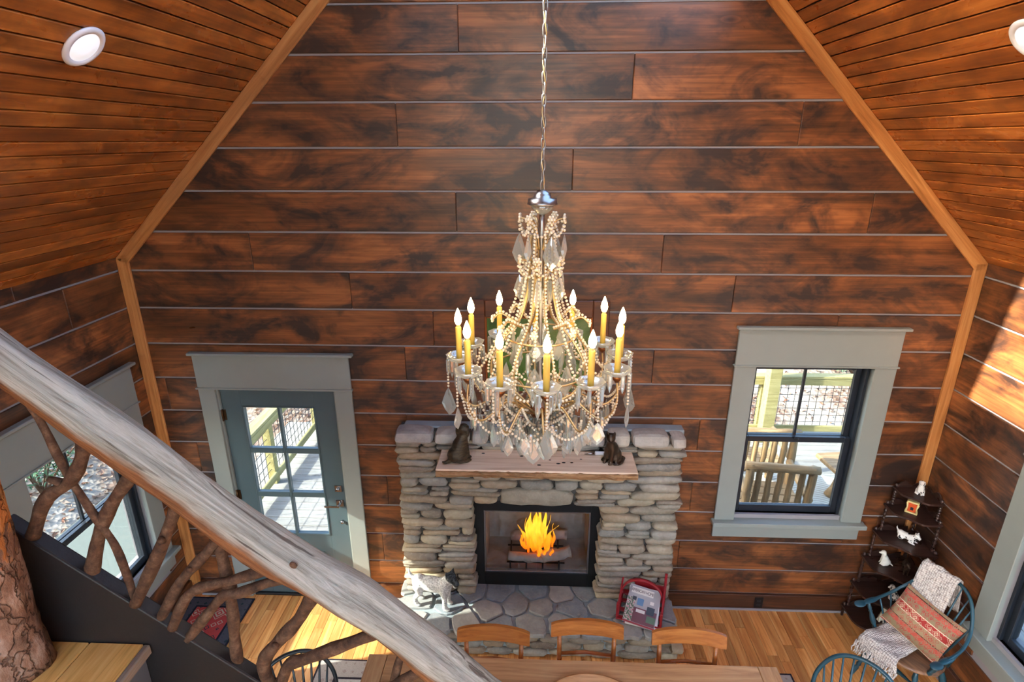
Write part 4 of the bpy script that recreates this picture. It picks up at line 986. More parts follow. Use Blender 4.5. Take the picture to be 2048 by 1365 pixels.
# ------------------------------------------------------------------ windsor chairs
MAT['teal'] = m_plain('teal_paint', srgb(30, 70, 82), .35, var=.15); MAT['blackp'] = m_plain('black_paint', srgb(28, 36, 40), .35, var=.1)
MAT['seatwood'] = m_wood('worn_seat', srgb(92, 62, 42), srgb(142, 100, 68), srgb(178, 132, 92), .4, .5, 1.0, .5, srgb(70, 66, 60), .05, .1)
def turned(p0, p1, r, n=10):
    P0, P1 = Vector(p0), Vector(p1); u = [0, .06, .14, .2, .26, .4, .55, .66, .70, .74, .8, .9, 1]; k = [.8, .9, 1.25, .8, 1.15, 1.45, 1.1, .7, 1.1, .7, 1.0, .85, .65]
    m = MB(); m.tube([P0.lerp(P1, a) for a in u], [r*b for b in k], n); return m
def windsor(name, label, loc, rz, paint, arms=True, seat_mat=None, scale=1.0):
    c = thing(name, label, 'chair', loc, rz); c.scale = (scale,)*3
    out = []
    for k in range(40):
        a = 2*PI*k/40; x = .245*math.cos(a); y = .215*math.sin(a)
        if y < 0: y *= 1.06; x *= 1.0+.04*math.cos(2*a)
        out.append((x, y))
    n = 40; vs = []; fs = []
    for sc, z in ((.86, .418), (1.0, .436), (1.0, .450), (.92, .459), (.55, .447), (.1, .443)):
        for x, y in out: vs.append((x*sc, y*sc, z))
    for r in range(5):
        for k in range(n): fs.append((r*n+k, r*n+(k+1) % n, (r+1)*n+(k+1) % n, (r+1)*n+k))
    fs += [tuple(reversed(range(n))), tuple(range(5*n, 6*n))]
    MB().add(vs, fs, True).build('seat', seat_mat or paint, c)
    for sx in (-1, 1):
        for sy in (-1, 1): turned((sx*.16, sy*.13, .43), (sx*.235, sy*.215, 0), .018).build('leg', paint, c)
        turned((sx*.205, -.175, .17), (sx*.205, .175, .17), .012).build('stretcher', paint, c)
    turned((-.205, 0, .17), (.205, 0, .17), .012).build('stretcher', paint, c)
    if arms: B = [(-.305, -.19, .665), (-.30, -.05, .675), (-.288, .08, .70), (-.25, .19, .78), (-.17, .265, .93), (-.07, .295, 1.0), (.07, .295, 1.0), (.17, .265, .93), (.25, .19, .78), (.288, .08, .70), (.30, -.05, .675), (.305, -.19, .665)]
    else: B = [(-.20, .13, .45), (-.225, .17, .60), (-.225, .21, .75), (-.16, .25, .88), (-.06, .27, .935), (.06, .27, .935), (.16, .25, .88), (.225, .21, .75), (.225, .17, .60), (.20, .13, .45)]
    P = spline(B, 6); m = MB(); m.tube(P, .0125, 10); m.build('bow', paint, c)
    ns = 9
    for k in range(ns):
        u = (k+1)/(ns+1); x0 = lerp(-.17, .17, u); y0 = .185-.35*abs(x0)**1.5
        lo, hi = (.24, .76) if arms else (.22, .78)
        tp = P[int(lerp(lo, hi, u)*(len(P)-1)+.5)]
        m = MB(); m.tube([(x0, y0, .44), Vector((x0, y0, .44)).lerp(tp, .45), tp], [.0065, .0085, .005], 8); m.build('spindle', paint, c)
    if arms:
        for s in (-1, 1):
            turned((s*.215, -.09, .44), (s*.295, -.13, .665), .015).build('arm_post', paint, c)
            m = MB(); m.tube([(s*.225, .03, .45), (s*.296, -.01, .68)], .007, 8); m.build('spindle', paint, c)
            m = MB(); m.tube([(s*.225, .10, .45), (s*.285, .09, .70)], .007, 8); m.build('spindle', paint, c)
            m = MB(); m.ell((s*.307, -.205, .668), (.034, .055, .014), 14, 8); m.ell((s*.302, -.10, .670), (.024, .09, .013), 14, 8); m.build('hand_rest', paint, c)
    return c
WC = (2.735, -.765); WR = math.radians(-68); WS = .93
windsor('windsor_armchair', 'teal continuous arm windsor chair holding a cushion and throw', (WC[0], WC[1], 0), WR, MAT['teal'], True, MAT['seatwood'], WS)
windsor('windsor_chair', 'teal bow back windsor chair at the right end of the table', (1.83, -1.60, .0108), math.radians(-38), MAT['teal'], False)
windsor('windsor_chair', 'black bow back windsor chair at the left end of the table', (-1.32, -1.70, .0108), math.radians(28), MAT['blackp'], False)
WM = T(WC[0], WC[1], 0) @ RZ(WR) @ Matrix.Scale(WS, 4)
# knitted throw
t = NT('knit_throw', .9, .1); v = t.coord((1, 1, 1), False); vo = t.n('TexVoronoi', {'Vector': t.n('Mapping', {'Vector': v, 'Scale': (62, 62, 62)}).outputs[0], 'Scale': 1.0, 'Randomness': .35})
d = vo.outputs['Distance']; t.col(t.ramp(d, [(.25, srgb(226, 218, 208)), (.62, srgb(196, 186, 176)), (.8, srgb(120, 104, 98))])); t.bump(t.math('SUBTRACT', 1.0, d), .8, .012); MAT['throw'] = t.m
th = thing('knit_throw', 'cream knitted throw with fringe draped over the teal armchair', 'throw blanket'); th.matrix_basis = WM
PR = spline([(.365, .72), (.345, .88), (.318, 1.008), (.288, 1.024), (.262, .99), (.215, .80), (.170, .60), (.135, .505), (.06, .470), (-.08, .466), (-.19, .474), (-.235, .470), (-.262, .44), (-.272, .395)], 4)
nx_ = 14; vs = []; fs = []
for i, p in enumerate(PR):
    u = i/(len(PR)-1); xa, xb = lerp(-.185, -.235, u), lerp(.055, .03, min(1, u*1.2)); xa += -.02*math.sin(u*5); xb += .09*max(0, u-.55)*2
    for k in range(nx_+1):
        s = k/nx_; vs.append((lerp(xa, xb, s), p[0]+.006*math.sin(k*1.1+i*.6), p[1]+.006*math.sin(k*.9+i*.8)+(.012 if i > 10 else 0)))
for i in range(len(PR)-1):
    for k in range(nx_): a = i*(nx_+1)+k; fs.append((a, a+1, a+nx_+2, a+nx_+1))
o = MB().add(vs, fs, True).build('cloth', MAT['throw'], th); md = o.modifiers.new('thick', 'SOLIDIFY'); md.thickness = .010; md.offset = 0
last = vs[-(nx_+1):]
for k in range(nx_+1):
    for dd in (-.006, .006):
        x, y, z = last[k]; P = [(x+dd, y, z+.005)]
        for j in range(1, 5): P.append((x+dd+random.uniform(-.012, .012)*j*.5, y-.008*j+random.uniform(-.006, .006), z-.024*j))
        m = MB(); m.tube(P, [.0075, .0065, .007, .006, .003], 6); m.build('tassel', MAT['throw'], th)
# kilim cushion
t = NT('kilim', .85, .15); co = t.n('TexCoord').outputs['Object']; sx = t.n('SeparateXYZ', {0: co}); X_, Y_ = sx.outputs[0], sx.outputs[1]
st = t.math('FRACT', t.math('MULTIPLY', t.math('ADD', Y_, .5), 4.6))
band = t.ramp(st, [(0, srgb(168, 142, 108)), (.27, srgb(222, 206, 176)), (.30, srgb(172, 60, 54)), (.52, srgb(228, 208, 180)), (.55, srgb(150, 132, 100)), (.80, srgb(196, 92, 76)), (.97, srgb(86, 62, 48))], 'CONSTANT')
mp = t.n('Mapping', {'Vector': co, 'Scale': (26, 24, 1)}); vo = t.n('TexVoronoi', {'Vector': mp.outputs[0], 'Scale': 1.0, 'Randomness': .55}, distance='MANHATTAN', feature='F1')
ring = t.ramp(vo.outputs['Distance'], [(.0, (1, 1, 1, 1)), (.12, (0, 0, 0, 1)), (.26, (1, 1, 1, 1)), (.46, (0, 0, 0, 1)), (.66, (1, 1, 1, 1)), (.74, (0, 0, 0, 1))], 'CONSTANT')
alt = t.ramp(st, [(0, srgb(186, 66, 58)), (.30, srgb(224, 198, 160)), (.55, srgb(180, 60, 60)), (.80, srgb(150, 140, 108))], 'CONSTANT')
t.col(t.mix(t.math('MULTIPLY', ring, .85), band, alt)); t.bump(t.noise(t.coord((300, 120, 120), False), 1, 2), .4, .003); MAT['kilim'] = t.m
m = MB(); n1, n2 = 20, 14; vs = []; fs = []
def pil(u, v, s):
    e = (1-abs(u)**2.6)*(1-abs(v)**2.6); px = u*.225*(1-.06*(1-v*v)); py = v*.18*(1-.07*(1-u*u)); return (px, py, s*(.075*max(0, e)**.55))
for s in (1, -1):
    for j in range(n2+1):
        for i in range(n1+1): vs.append(pil(-1+2*i/n1, -1+2*j/n2, s))
N = (n1+1)*(n2+1)
for j in range(n2):
    for i in range(n1):
        a = j*(n1+1)+i; fs.append((a, a+1, a+n1+2, a+n1+1)); fs.append((N+a, N+a+n1+1, N+a+n1+2, N+a+1))
MB().add(vs, fs, True).build('kilim_cushion', MAT['kilim'], None, WM @ T(-.02, .10, .635) @ RZ(.06) @ RY(.14) @ RX(math.radians(58)), label='red and tan kilim cushion leaning in the teal armchair', cat='cushion')
# ------------------------------------------------------------------ corner shelf with small figures
MAT['walnut'] = m_wood('dark_walnut', srgb(34, 22, 20), srgb(58, 38, 32), srgb(82, 56, 46), .3, .5, 1.0, .3, None, .05, 0)
TIERS = [(.10, .430), (.355, .400), (.62, .362), (.875, .322), (1.125, .282), (1.285, .245)]
cs = thing('corner_shelf', 'dark six tier corner whatnot shelf with spiral posts', 'shelf', (XR-.028, -.032, 0))
def serp(r):
    out = []
    for k in range(25):
        u = k/24; a = PI+u*PI/2; base = Vector((-r, 0)).lerp(Vector((0, -r)), u); nrm = Vector((-1, -1)).normalized()
        out.append(base+nrm*(r*.30*math.sin(PI*u)+r*.05*math.sin(PI*u*4-PI/2)+r*.05))
    return out
for i, (z, r) in enumerate(TIERS):
    pts = [(0, 0)]+[(-r, 0)]+[(p.x, p.y) for p in serp(r)][1:-1]+[(0, -r)]
    m = MB(); m.prism(list(reversed(pts)), z-.008, z+.008); m.build('shelf_board', MAT['walnut'], cs)
    for sx in (0, 1):
        P = [(lerp(-r*.9, -.05, k/10), -.004, z+.012+.055*abs(math.sin(PI*k/10*1.5))*(1-.4*k/10)) for k in range(11)]
        if sx: P = [(y, x, zz) for x, y, zz in P]
        m = MB(); vs = [(x, y, z+.006) for x, y, zz in P]+[(x, y, zz) for x, y, zz in P]; th_ = Vector((0, -.008, 0)) if not sx else Vector((-.008, 0, 0)); n = len(P)
        vs += [tuple(Vector(v_)+th_) for v_ in vs]; fs = []
        for k in range(n-1): fs += [(k, k+1, n+k+1, n+k), (2*n+k, 3*n+k, 3*n+k+1, 2*n+k+1), (n+k, n+k+1, 3*n+k+1, 3*n+k)]
        m.add(vs, fs); m.build('gallery_scroll', MAT['walnut'], cs)
    zb = TIERS[i-1][0]+.008 if i else 0.0
    rb = TIERS[i-1][1] if i else r
    for j, (px, py) in enumerate(((-1, 0), (0, -1), (0, 0))):
        def pos(rr, zz): return Vector((px*(rr-.02)-(.014 if px == 0 else 0), py*(rr-.02)-(.014 if py == 0 else 0), zz))
        a, b = pos(r, zb), pos(r, z-.008); m = MB(); n = 24 if i else 6
        m.tube([a.lerp(b, k/n) for k in range(n+1)], [.011+(.0035*math.sin(k*1.7) if i else 0) for k in range(n+1)], 8); m.build('post', MAT['walnut'], cs)
        m = MB(); m.lathe([(.006, 0), (.013, .008), (.015, .018), (.008, .028), (.003, .032)], 10); m.build('finial', MAT['walnut'], cs, T(*pos(r, z+.008)))
t = NT('spotted_china', .15, .7); v = t.coord((52, 52, 52), True); t.col(t.ramp(t.noise(v, 1, 2, .5), [(.56, srgb(232, 230, 222)), (.60, srgb(40, 40, 42))], 'CONSTANT')); MAT['china'] = t.m
MAT['cream_china'] = m_plain('cream_china', srgb(228, 226, 210), .2, 0, .7, .08)
def on_shelf(i, fx, fy): return (XR-.028-TIERS[i][1]*fx, -.032-TIERS[i][1]*fy, TIERS[i][0]+.0085)
statue('china_dog', 'black and white china dog on the top shelf', 'figurine', 'sit_dog', MAT['china'], on_shelf(5, .42, .42), -2.2, .135, group='china dogs on the corner shelf', vox=.035)
statue('china_dog', 'white china dog lying with spots on the third shelf from the top', 'figurine', 'lie', MAT['china'], on_shelf(3, .42, .42), -1.0, .15, -.4, group='china dogs on the corner shelf', vox=.035)
statue('china_dog', 'cream china dog standing upright on the fourth shelf from the top', 'figurine', 'sit_dog', MAT['cream_china'], on_shelf(2, .66, .30), 2.9, .14, group='china dogs on the corner shelf', vox=.035)
statue('black_dog_figurine', 'small black dog figurine on the fourth shelf from the top', 'figurine', 'stand', MAT['bronze'], on_shelf(2, .35, .55), -2.0, .115, .3, group='china dogs on the corner shelf', vox=.035)
statue('china_dog', 'white china dog sitting on the second shelf from the bottom', 'figurine', 'sit_dog', MAT['china'], on_shelf(1, .42, .50), 2.6, .145, .6, group='china dogs on the corner shelf', vox=.035)
statue('china_dog', 'white china cat like figure on the bottom shelf behind the arm post', 'figurine', 'sit_cat', MAT['cream_china'], on_shelf(0, .42, .42), -2.4, .17, .3, group='china dogs on the corner shelf', vox=.035)
MAT['orange_china'] = m_plain('orange_china', srgb(206, 86, 40), .25, 0, .6, .2); MAT['yellow_china'] = m_plain('yellow_china', srgb(226, 206, 140), .25, 0, .6, .1)
p = on_shelf(4, .50, .42); cl = thing('mantel_clock_figure', 'orange and cream pottery house on the second shelf from the top', 'figurine', p, math.radians(-38), 'china dogs on the corner shelf')
m = MB(); m.box(-.042, .042, -.026, .026, 0, .012, .004); m.box(-.04, .04, -.024, .024, .088, .104, .004); m.build('base_and_cap', MAT['yellow_china'], cl)
bx('body', MAT['orange_china'], cl, -.033, .033, -.020, .020, .012, .088, .006)
for s in (-1, 1):
    m = MB(); m.tube([(s*.036, -.02, .012), (s*.030, -.023, .05), (s*.037, -.02, .088)], [.008, .005, .008], 8); m.build('pilaster', MAT['yellow_china'], cl)
bx('doorway', MAT['pblack'], cl, -.010, .010, -.0225, -.018, .03, .055, .002)
# ------------------------------------------------------------------ rugs
def m_rug(name, hx, hy, c_field, c_a, c_b, c_border, c_line, bw, sc=9.0):
    t = NT(name, .95, .05); co = t.n('TexCoord').outputs['Object']; s = t.n('SeparateXYZ', {0: co})
    dx = t.math('SUBTRACT', hx, t.math('ABSOLUTE', s.outputs[0])); dy = t.math('SUBTRACT', hy, t.math('ABSOLUTE', s.outputs[1])); d = t.math('MINIMUM', dx, dy)
    ab = t.n('VectorMath', {0: co}, operation='ABSOLUTE').outputs[0]
    mp = t.n('Mapping', {'Vector': ab, 'Scale': (sc, sc, 1)}); vo = t.n('TexVoronoi', {'Vector': mp.outputs[0], 'Scale': 1.0, 'Randomness': .7}, distance='MANHATTAN')
    f1 = t.ramp(vo.outputs['Distance'], [(0, (1, 1, 1, 1)), (.15, (0, 0, 0, 1)), (.28, (1, 1, 1, 1)), (.44, (0, 0, 0, 1)), (.60, (1, 1, 1, 1)), (.68, (0, 0, 0, 1))], 'CONSTANT')
    sel = t.ramp(vo.outputs['Color'], [(0, c_a), (.5, c_b)], 'CONSTANT')
    fld = t.mix(f1, c_field, sel)
    mp2 = t.n('Mapping', {'Vector': co, 'Scale': (sc*1.7, sc*1.7, 1)}); vo2 = t.n('TexVoronoi', {'Vector': mp2.outputs[0], 'Scale': 1.0, 'Randomness': .2}, distance='MANHATTAN')
    f2 = t.ramp(vo2.outputs['Distance'], [(0, (1, 1, 1, 1)), (.28, (0, 0, 0, 1))], 'CONSTANT'); brd = t.mix(f2, c_border, c_a)
    isb = t.math('LESS_THAN', d, bw); c = t.mix(isb, fld, brd)
    ln = t.math('MULTIPLY', t.math('GREATER_THAN', d, bw), t.math('LESS_THAN', d, bw+.018)); ln2 = t.math('LESS_THAN', d, .015)
    c = t.mix(t.math('MAXIMUM', ln, ln2), c, c_line); nz = t.noise(t.coord((1, 1, 1), False), 120, 2)
    t.col(t.hsv(c, v=t.rng(nz, .75, 1.25))); t.bump(nz, .5, .004); return t.m
MAT['rug_red'] = m_rug('persian_red', .29, .80, srgb(190, 76, 72), srgb(50, 66, 70), srgb(196, 176, 150), srgb(84, 82, 88), srgb(40, 40, 50), .10, 9)
rg = MB().add(*cbox(.58, 1.60, .010, .003)).build('persian_runner', MAT['rug_red'], None, T(-2.755, -.86, .0055), label='red persian runner rug on the floor by the door', cat='rug')
MAT['rug_cream'] = m_rug('cream_rug', 1.83, 1.15, srgb(206, 196, 184), srgb(168, 150, 140), srgb(190, 170, 156), srgb(184, 172, 162), srgb(60, 52, 58), .16, 8)
rg2 = MB().add(*cbox(3.66, 2.30, .010, .003)).build('area_rug', MAT['rug_cream'], None, T(.175, -1.81, .0055), label='cream patterned area rug under the dining table', cat='rug')
# ------------------------------------------------------------------ staircase with log and branch railing
sdx, sdz = .742, -.670
RAILM = frame((-.80, -2.645, 2.735), (sdx, 0, sdz), (0, 1, 0)); RINV = RAILM.inverted()
t = NT('weathered_log', .7, .25); v = t.coord((1.3, 30, 30), False); g = t.noise(v, 1.6, 8, .7, 1.4); co = t.n('TexCoord').outputs['Object']; sz = t.n('SeparateXYZ', {0: co})
n2 = t.noise(t.coord((1.5, 5, 5), False), 2.0, 5)
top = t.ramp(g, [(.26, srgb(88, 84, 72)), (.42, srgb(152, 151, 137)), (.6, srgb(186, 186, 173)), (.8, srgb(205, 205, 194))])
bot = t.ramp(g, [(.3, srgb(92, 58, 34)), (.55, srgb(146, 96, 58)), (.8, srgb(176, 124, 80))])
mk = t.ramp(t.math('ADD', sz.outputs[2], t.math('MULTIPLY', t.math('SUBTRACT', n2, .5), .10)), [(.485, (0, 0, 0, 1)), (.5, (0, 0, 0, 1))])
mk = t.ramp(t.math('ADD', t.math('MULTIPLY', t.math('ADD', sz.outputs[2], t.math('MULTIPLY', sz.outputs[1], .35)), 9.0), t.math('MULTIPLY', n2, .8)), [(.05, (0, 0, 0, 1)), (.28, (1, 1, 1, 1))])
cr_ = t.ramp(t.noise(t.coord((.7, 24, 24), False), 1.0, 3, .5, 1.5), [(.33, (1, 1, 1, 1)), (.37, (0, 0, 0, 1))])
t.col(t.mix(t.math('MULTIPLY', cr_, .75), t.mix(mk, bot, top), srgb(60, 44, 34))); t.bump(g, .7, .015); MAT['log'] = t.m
t = NT('branch_bark', .75, .25); v = t.coord((14, 14, 14), True); nz = t.noise(v, 2.2, 9, .72); t.col(t.ramp(nz, [(.3, srgb(52, 36, 27)), (.5, srgb(92, 66, 48)), (.72, srgb(134, 104, 80))])); t.bump(nz, .6, .01); MAT['branch'] = t.m
t = NT('peeling_bark', .85, .2); co = t.n('TexCoord').outputs['Object']; s = t.n('SeparateXYZ', {0: co}); wv = t.n('TexNoise', {'Vector': co, 'Scale': 14.0, 'Detail': 4.0}); vo = t.n('TexVoronoi', {'Vector': t.n('VectorMath', {0: t.n('Mapping', {'Vector': co, 'Scale': (22, 22, 7)}).outputs[0], 1: t.n('VectorMath', {0: wv.outputs['Color'], 'Scale': 2.2}, operation='SCALE').outputs[0]}, operation='ADD').outputs[0], 'Scale': 1.0}, feature='DISTANCE_TO_EDGE')
nz = t.noise(t.coord((12, 12, 6), False), 1.5, 6, .65); crk = t.ramp(vo.outputs['Distance'], [(.01, (1, 1, 1, 1)), (.06, (0, 0, 0, 1))])
bark = t.ramp(nz, [(.3, srgb(92, 64, 48)), (.5, srgb(152, 116, 92)), (.7, srgb(196, 170, 148))]); bark = t.mix(t.math('MULTIPLY', crk, .55), bark, srgb(54, 34, 26))
gr_ = t.noise(t.coord((26, 26, 2.5), False), 1.4, 5); peel = t.ramp(gr_, [(.3, srgb(168, 92, 44)), (.55, srgb(214, 144, 80)), (.75, srgb(234, 184, 122))])
f = t.math('ADD', t.math('MULTIPLY', s.outputs[0], 4.0), t.math('ADD', t.math('MULTIPLY', t.math('SUBTRACT', s.outputs[2], .60), 1.9), t.math('MULTIPLY', t.math('SUBTRACT', nz, .5), 1.2)))
f = t.ramp(f, [(.30, (0, 0, 0, 1)), (.36, (1, 1, 1, 1))]); t.col(t.mix(f, bark, peel)); t.bump(t.math('SUBTRACT', nz, t.math('MULTIPLY', crk, .5)), .8, .02); MAT['bark'] = t.m
MAT['stringer'] = m_plain('black_stringer', srgb(36, 33, 32), .45, 0, .4, .12, .3)
MAT['tread'] = m_wood('pine_tread', srgb(196, 140, 66), srgb(232, 180, 98), srgb(246, 206, 130), .38, .5, 1.3, .35, srgb(190, 130, 66), .08, .35)
MAT['nosing'] = m_wood('weathered_nosing', srgb(120, 104, 86), srgb(158, 142, 124), srgb(180, 166, 148), .7, .2, 1.2, .3, None, .05, 0)
MAT['riser'] = m_plain('grey_riser', srgb(104, 104, 106), .5)
stair = thing('staircase', 'rustic staircase with log handrail, branch balusters and black stringer', 'staircase', (-1.245, -3.13, 0))
SI = T(1.245, 3.13, 0)
def sput(o): o.parent = stair; o.matrix_basis = SI @ o.matrix_basis; return o
# handrail
RC = spline([(-1.98, -2.645, 3.80), (-1.72, -2.645, 3.565), (-1.47, -2.645, 3.335), (-1.13, -2.645, 3.035), (-.82, -2.645, 2.735), (-.62, -2.645, 2.585), (-.43, -2.645, 2.425), (-.19, -2.645, 2.165), (.12, -2.645, 1.87), (.45, -2.645, 1.58)], 10)
vs = []; fs = []; n = 28; random.seed(3)
for i, p in enumerate(RC):
    lp = RINV @ p; u = i/(len(RC)-1); r0 = lerp(.059, .070, min(1, u*1.45))*(1+.05*math.sin(i*.5))
    for k in range(n):
        a = 2*PI*k/n; r = r0*(1+.06*math.sin(3*a+i*.08)+.045*math.sin(5*a+i*.21)+random.uniform(-.018, .018)-(.10 if k in (9, 10) and i % 40 < 33 else 0))
        vs.append((lp.x, lp.y+r*math.cos(a), lp.z+r*math.sin(a)*.95))
for i in range(len(RC)-1):
    for k in range(n): k2 = (k+1) % n; fs.append((i*n+k, i*n+k2, (i+1)*n+k2, (i+1)*n+k))
fs += [tuple(reversed(range(n))), tuple(range((len(RC)-1)*n, len(RC)*n))]
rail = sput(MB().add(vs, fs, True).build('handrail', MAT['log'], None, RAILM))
for x, sgn in ((.10, 1), (.42, -1)):
    c = RAILM @ Vector((x-.1, 0, 0)); m = MB(); m.lathe([(.012, -.006), (.012, .0), (.007, .003), (.003, .001)], 12)
    o = m.build('knot', MAT['branch'], rail, T(x, -.052, sgn*.02+.012) @ RX(PI/2+.3))
BAL = [(0.0114, [(-1.426, -2.645, 3.242), (-1.392, -2.645, 3.119), (-1.361, -2.645, 2.957), (-1.311, -2.645, 2.8), (-1.275, -2.645, 2.691), (-1.26, -2.645, 2.49)]),
(0.0195, [(-1.262, -2.65, 3.14), (-1.269, -2.65, 3.108), (-1.298, -2.65, 3.019), (-1.357, -2.65, 2.935), (-1.447, -2.65, 2.871), (-1.523, -2.65, 2.74)]),
(0.0203, [(-1.13, -2.633, 3.0), (-1.158, -2.633, 2.973), (-1.255, -2.633, 2.857), (-1.325, -2.633, 2.743), (-1.395, -2.633, 2.575)]),
(0.019, [(-1.02, -2.655, 2.92), (-1.032, -2.655, 2.894), (-1.125, -2.655, 2.712), (-1.255, -2.655, 2.49)]),
(0.0162, [(-.90, -2.645, 2.785), (-0.919, -2.645, 2.768), (-1.018, -2.645, 2.662), (-1.099, -2.645, 2.571), (-1.195, -2.645, 2.42)]),
(0.0177, [(-0.97, -2.631, 2.83), (-0.959, -2.631, 2.689), (-0.955, -2.631, 2.573), (-0.96, -2.631, 2.438), (-0.972, -2.631, 2.325), (-0.979, -2.631, 2.22)]),
(0.0162, [(-.73, -2.659, 2.67), (-0.759, -2.659, 2.663), (-0.902, -2.659, 2.605), (-1.028, -2.659, 2.566), (-1.086, -2.659, 2.517), (-1.15, -2.659, 2.40)]),
(0.0163, [(-.69, -2.649, 2.625), (-0.718, -2.649, 2.618), (-0.819, -2.649, 2.582), (-0.918, -2.649, 2.538), (-0.963, -2.649, 2.53), (-1.029, -2.649, 2.454), (-1.115, -2.649, 2.345)]),
(0.0217, [(-.65, -2.637, 2.58), (-0.669, -2.637, 2.555), (-0.744, -2.637, 2.428), (-0.82, -2.637, 2.337), (-0.884, -2.637, 2.242), (-0.879, -2.637, 2.12)]),
(0.0201, [(-.44, -2.657, 2.43), (-0.468, -2.657, 2.414), (-0.598, -2.657, 2.349), (-0.729, -2.657, 2.285), (-0.794, -2.657, 2.249), (-0.850, -2.657, 2.11)]),
(0.0132, [(-.395, -2.633, 2.34), (-0.406, -2.633, 2.312), (-0.439, -2.633, 2.23), (-0.53, -2.633, 1.83)]),
(0.0165, [(-.29, -2.651, 2.29), (-0.316, -2.651, 2.271), (-0.428, -2.651, 2.19), (-0.56, -2.651, 2.08), (-.70, -2.651, 1.98)]),
(0.018, [(-.05, -2.645, 2.0), (-.16, -2.645, 1.82), (-.25, -2.645, 1.60)])]
for i, (r, P) in enumerate(BAL):
    Q = spline(P, 7); m = MB(); L = len(Q)
    m.tube(Q, [r*(1.0+.10*math.sin(k*.7+i)+(.25*(k/L-.7) if k/L > .7 else 0)) for k in range(L)], 12, jit=.04)
    if i in (1, 3, 4, 8):
        k = int(L*.62); d = Vector((-.05, 0, .018)) if i == 1 else Vector((.012, -.03, .022)); m.tube([Q[k], Q[k]+d*.6, Q[k]+d], [r*.8, r*.6, r*.45], 8)
    sput(m.build('baluster', MAT['branch']))
# stringer: sloped board standing on edge
def zt(x): return 2.782-.88*(x+1.585)
vs = []
for y in (-2.662, -2.612):
    vs += [(-1.600, y, zt(-1.600)), (.9, y, zt(.9)), (.9, y, zt(.9)-.42), (-1.60, y, 1.80), ]
o = sput(MB().add(vs, [(0, 3, 2, 1), (4, 5, 6, 7), (0, 1, 5, 4), (1, 2, 6, 5), (2, 3, 7, 6), (3, 0, 4, 7)]).build('stringer', MAT['stringer']))
bv = o.modifiers.new('b', 'BEVEL'); bv.width = .006; bv.segments = 2
# landing boards run from the stringer towards the viewer
xs = [-1.255, -1.437, -1.60, -1.76, -1.92, -2.08, -2.25, -2.42]
for a, b in zip(xs[1:], xs[:-1]): sput(plank('tread_board', MAT['tread'], None, ((a+b)/2, -3.133, 2.316), (0, 1, 0), (-1, 0, 0), .94, b-a-.003, .038, .004))
sput(plank('nosing', MAT['nosing'], None, (-1.245, -3.133, 2.316), (0, 1, 0), (-1, 0, 0), .94, .022, .038, .008))
for k in range(0, 9):
    x0 = -1.265+k*.227; z0 = 2.297-k*.2
    sput(bx('riser', MAT['riser'], None, x0-.016, x0, -3.60, -2.663, z0-.165, z0, .001))
    if k: sput(bx('tread', MAT['tread'], None, x0-.245, x0+.02, -3.60, -2.663, z0, z0+.036, .004))
# newel log: leaning, bark below, peeled orange wood above
m = MB(); vs = []; fs = []; n = 32; N = 46; random.seed(5)
for i in range(N):
    u = i/(N-1); zz = u*1.32; cx = .155*u; r0 = .118-.030*min(1, u*2.2)+.02*max(0, .12-u)*4
    for k in range(n):
        a = 2*PI*k/n; r = r0*(1+.05*math.sin(2*a+u*5)+.05*math.sin(5*a+u*11)+random.uniform(-.035, .035)); vs.append((cx+r*math.cos(a), r*math.sin(a), zz))
for i in range(N-1):
    for k in range(n): k2 = (k+1) % n; fs.append((i*n+k, i*n+k2, (i+1)*n+k2, (i+1)*n+k))
fs += [tuple(reversed(range(n))), tuple(range((N-1)*n, N*n))]
m.add(vs, fs, True); m.tube([(.10, -.05, .56), (.13, -.10, .60), (.15, -.12, .59)], [.03, .02, .012], 8)
sput(m.build('newel_post', MAT['bark'], None, T(-1.625, -2.785, 2.336)))
# ------------------------------------------------------------------ outdoors seen through the panes
random.seed(11)
MAT['deck'] = m_wood('deck_boards', srgb(112, 108, 104), srgb(140, 138, 132), srgb(158, 156, 150), .7, .2, 1.0, .2, None, .08, .1)
MAT['treated'] = m_wood('treated_lumber', srgb(128, 118, 72), srgb(156, 146, 96), srgb(178, 170, 122), .6, .3, 1.0, .2, None, .06, .3)
MAT['logwood'] = m_wood('peeled_log', srgb(110, 86, 58), srgb(152, 124, 88), srgb(180, 154, 116), .6, .3, 1.2, .35, srgb(150, 120, 84), .08, .3)
MAT['wire'] = m_plain('fence_wire', srgb(40, 42, 44), .5)
t = NT('leaf_litter', .95, .05); v = t.coord((1, 1, 1), False); vo = t.n('TexVoronoi', {'Vector': v, 'Scale': 17.0}); nz = t.noise(v, .8, 4)
c = t.ramp(vo.outputs['Color'], [(.1, srgb(84, 64, 52)), (.4, srgb(126, 104, 88)), (.7, srgb(150, 136, 122)), (.95, srgb(112, 76, 60))]); c = t.mix(t.ramp(nz, [(.45, (0, 0, 0, 1)), (.62, (1, 1, 1, 1))]), c, srgb(160, 152, 140))
t.col(c); t.bump(vo.outputs['Distance'], .6, .03); MAT['litter'] = t.m
t = NT('grass', .9, .1); v = t.coord((1, 1, 1), False); t.col(t.ramp(t.noise(v, 24, 4), [(.3, srgb(70, 110, 44)), (.7, srgb(134, 168, 84))])); MAT['grass'] = t.m
MAT['concrete'] = m_plain('patio_concrete', srgb(92, 99, 92), .9, var=.08, bump=.3)
def m_leaf():
    t = NT('shrub_leaf', .4, .5); t.col(t.ramp(t.rnd(), [(0, srgb(62, 104, 66)), (1, srgb(112, 146, 100))])); return t.m
MAT['leaf'] = m_leaf()
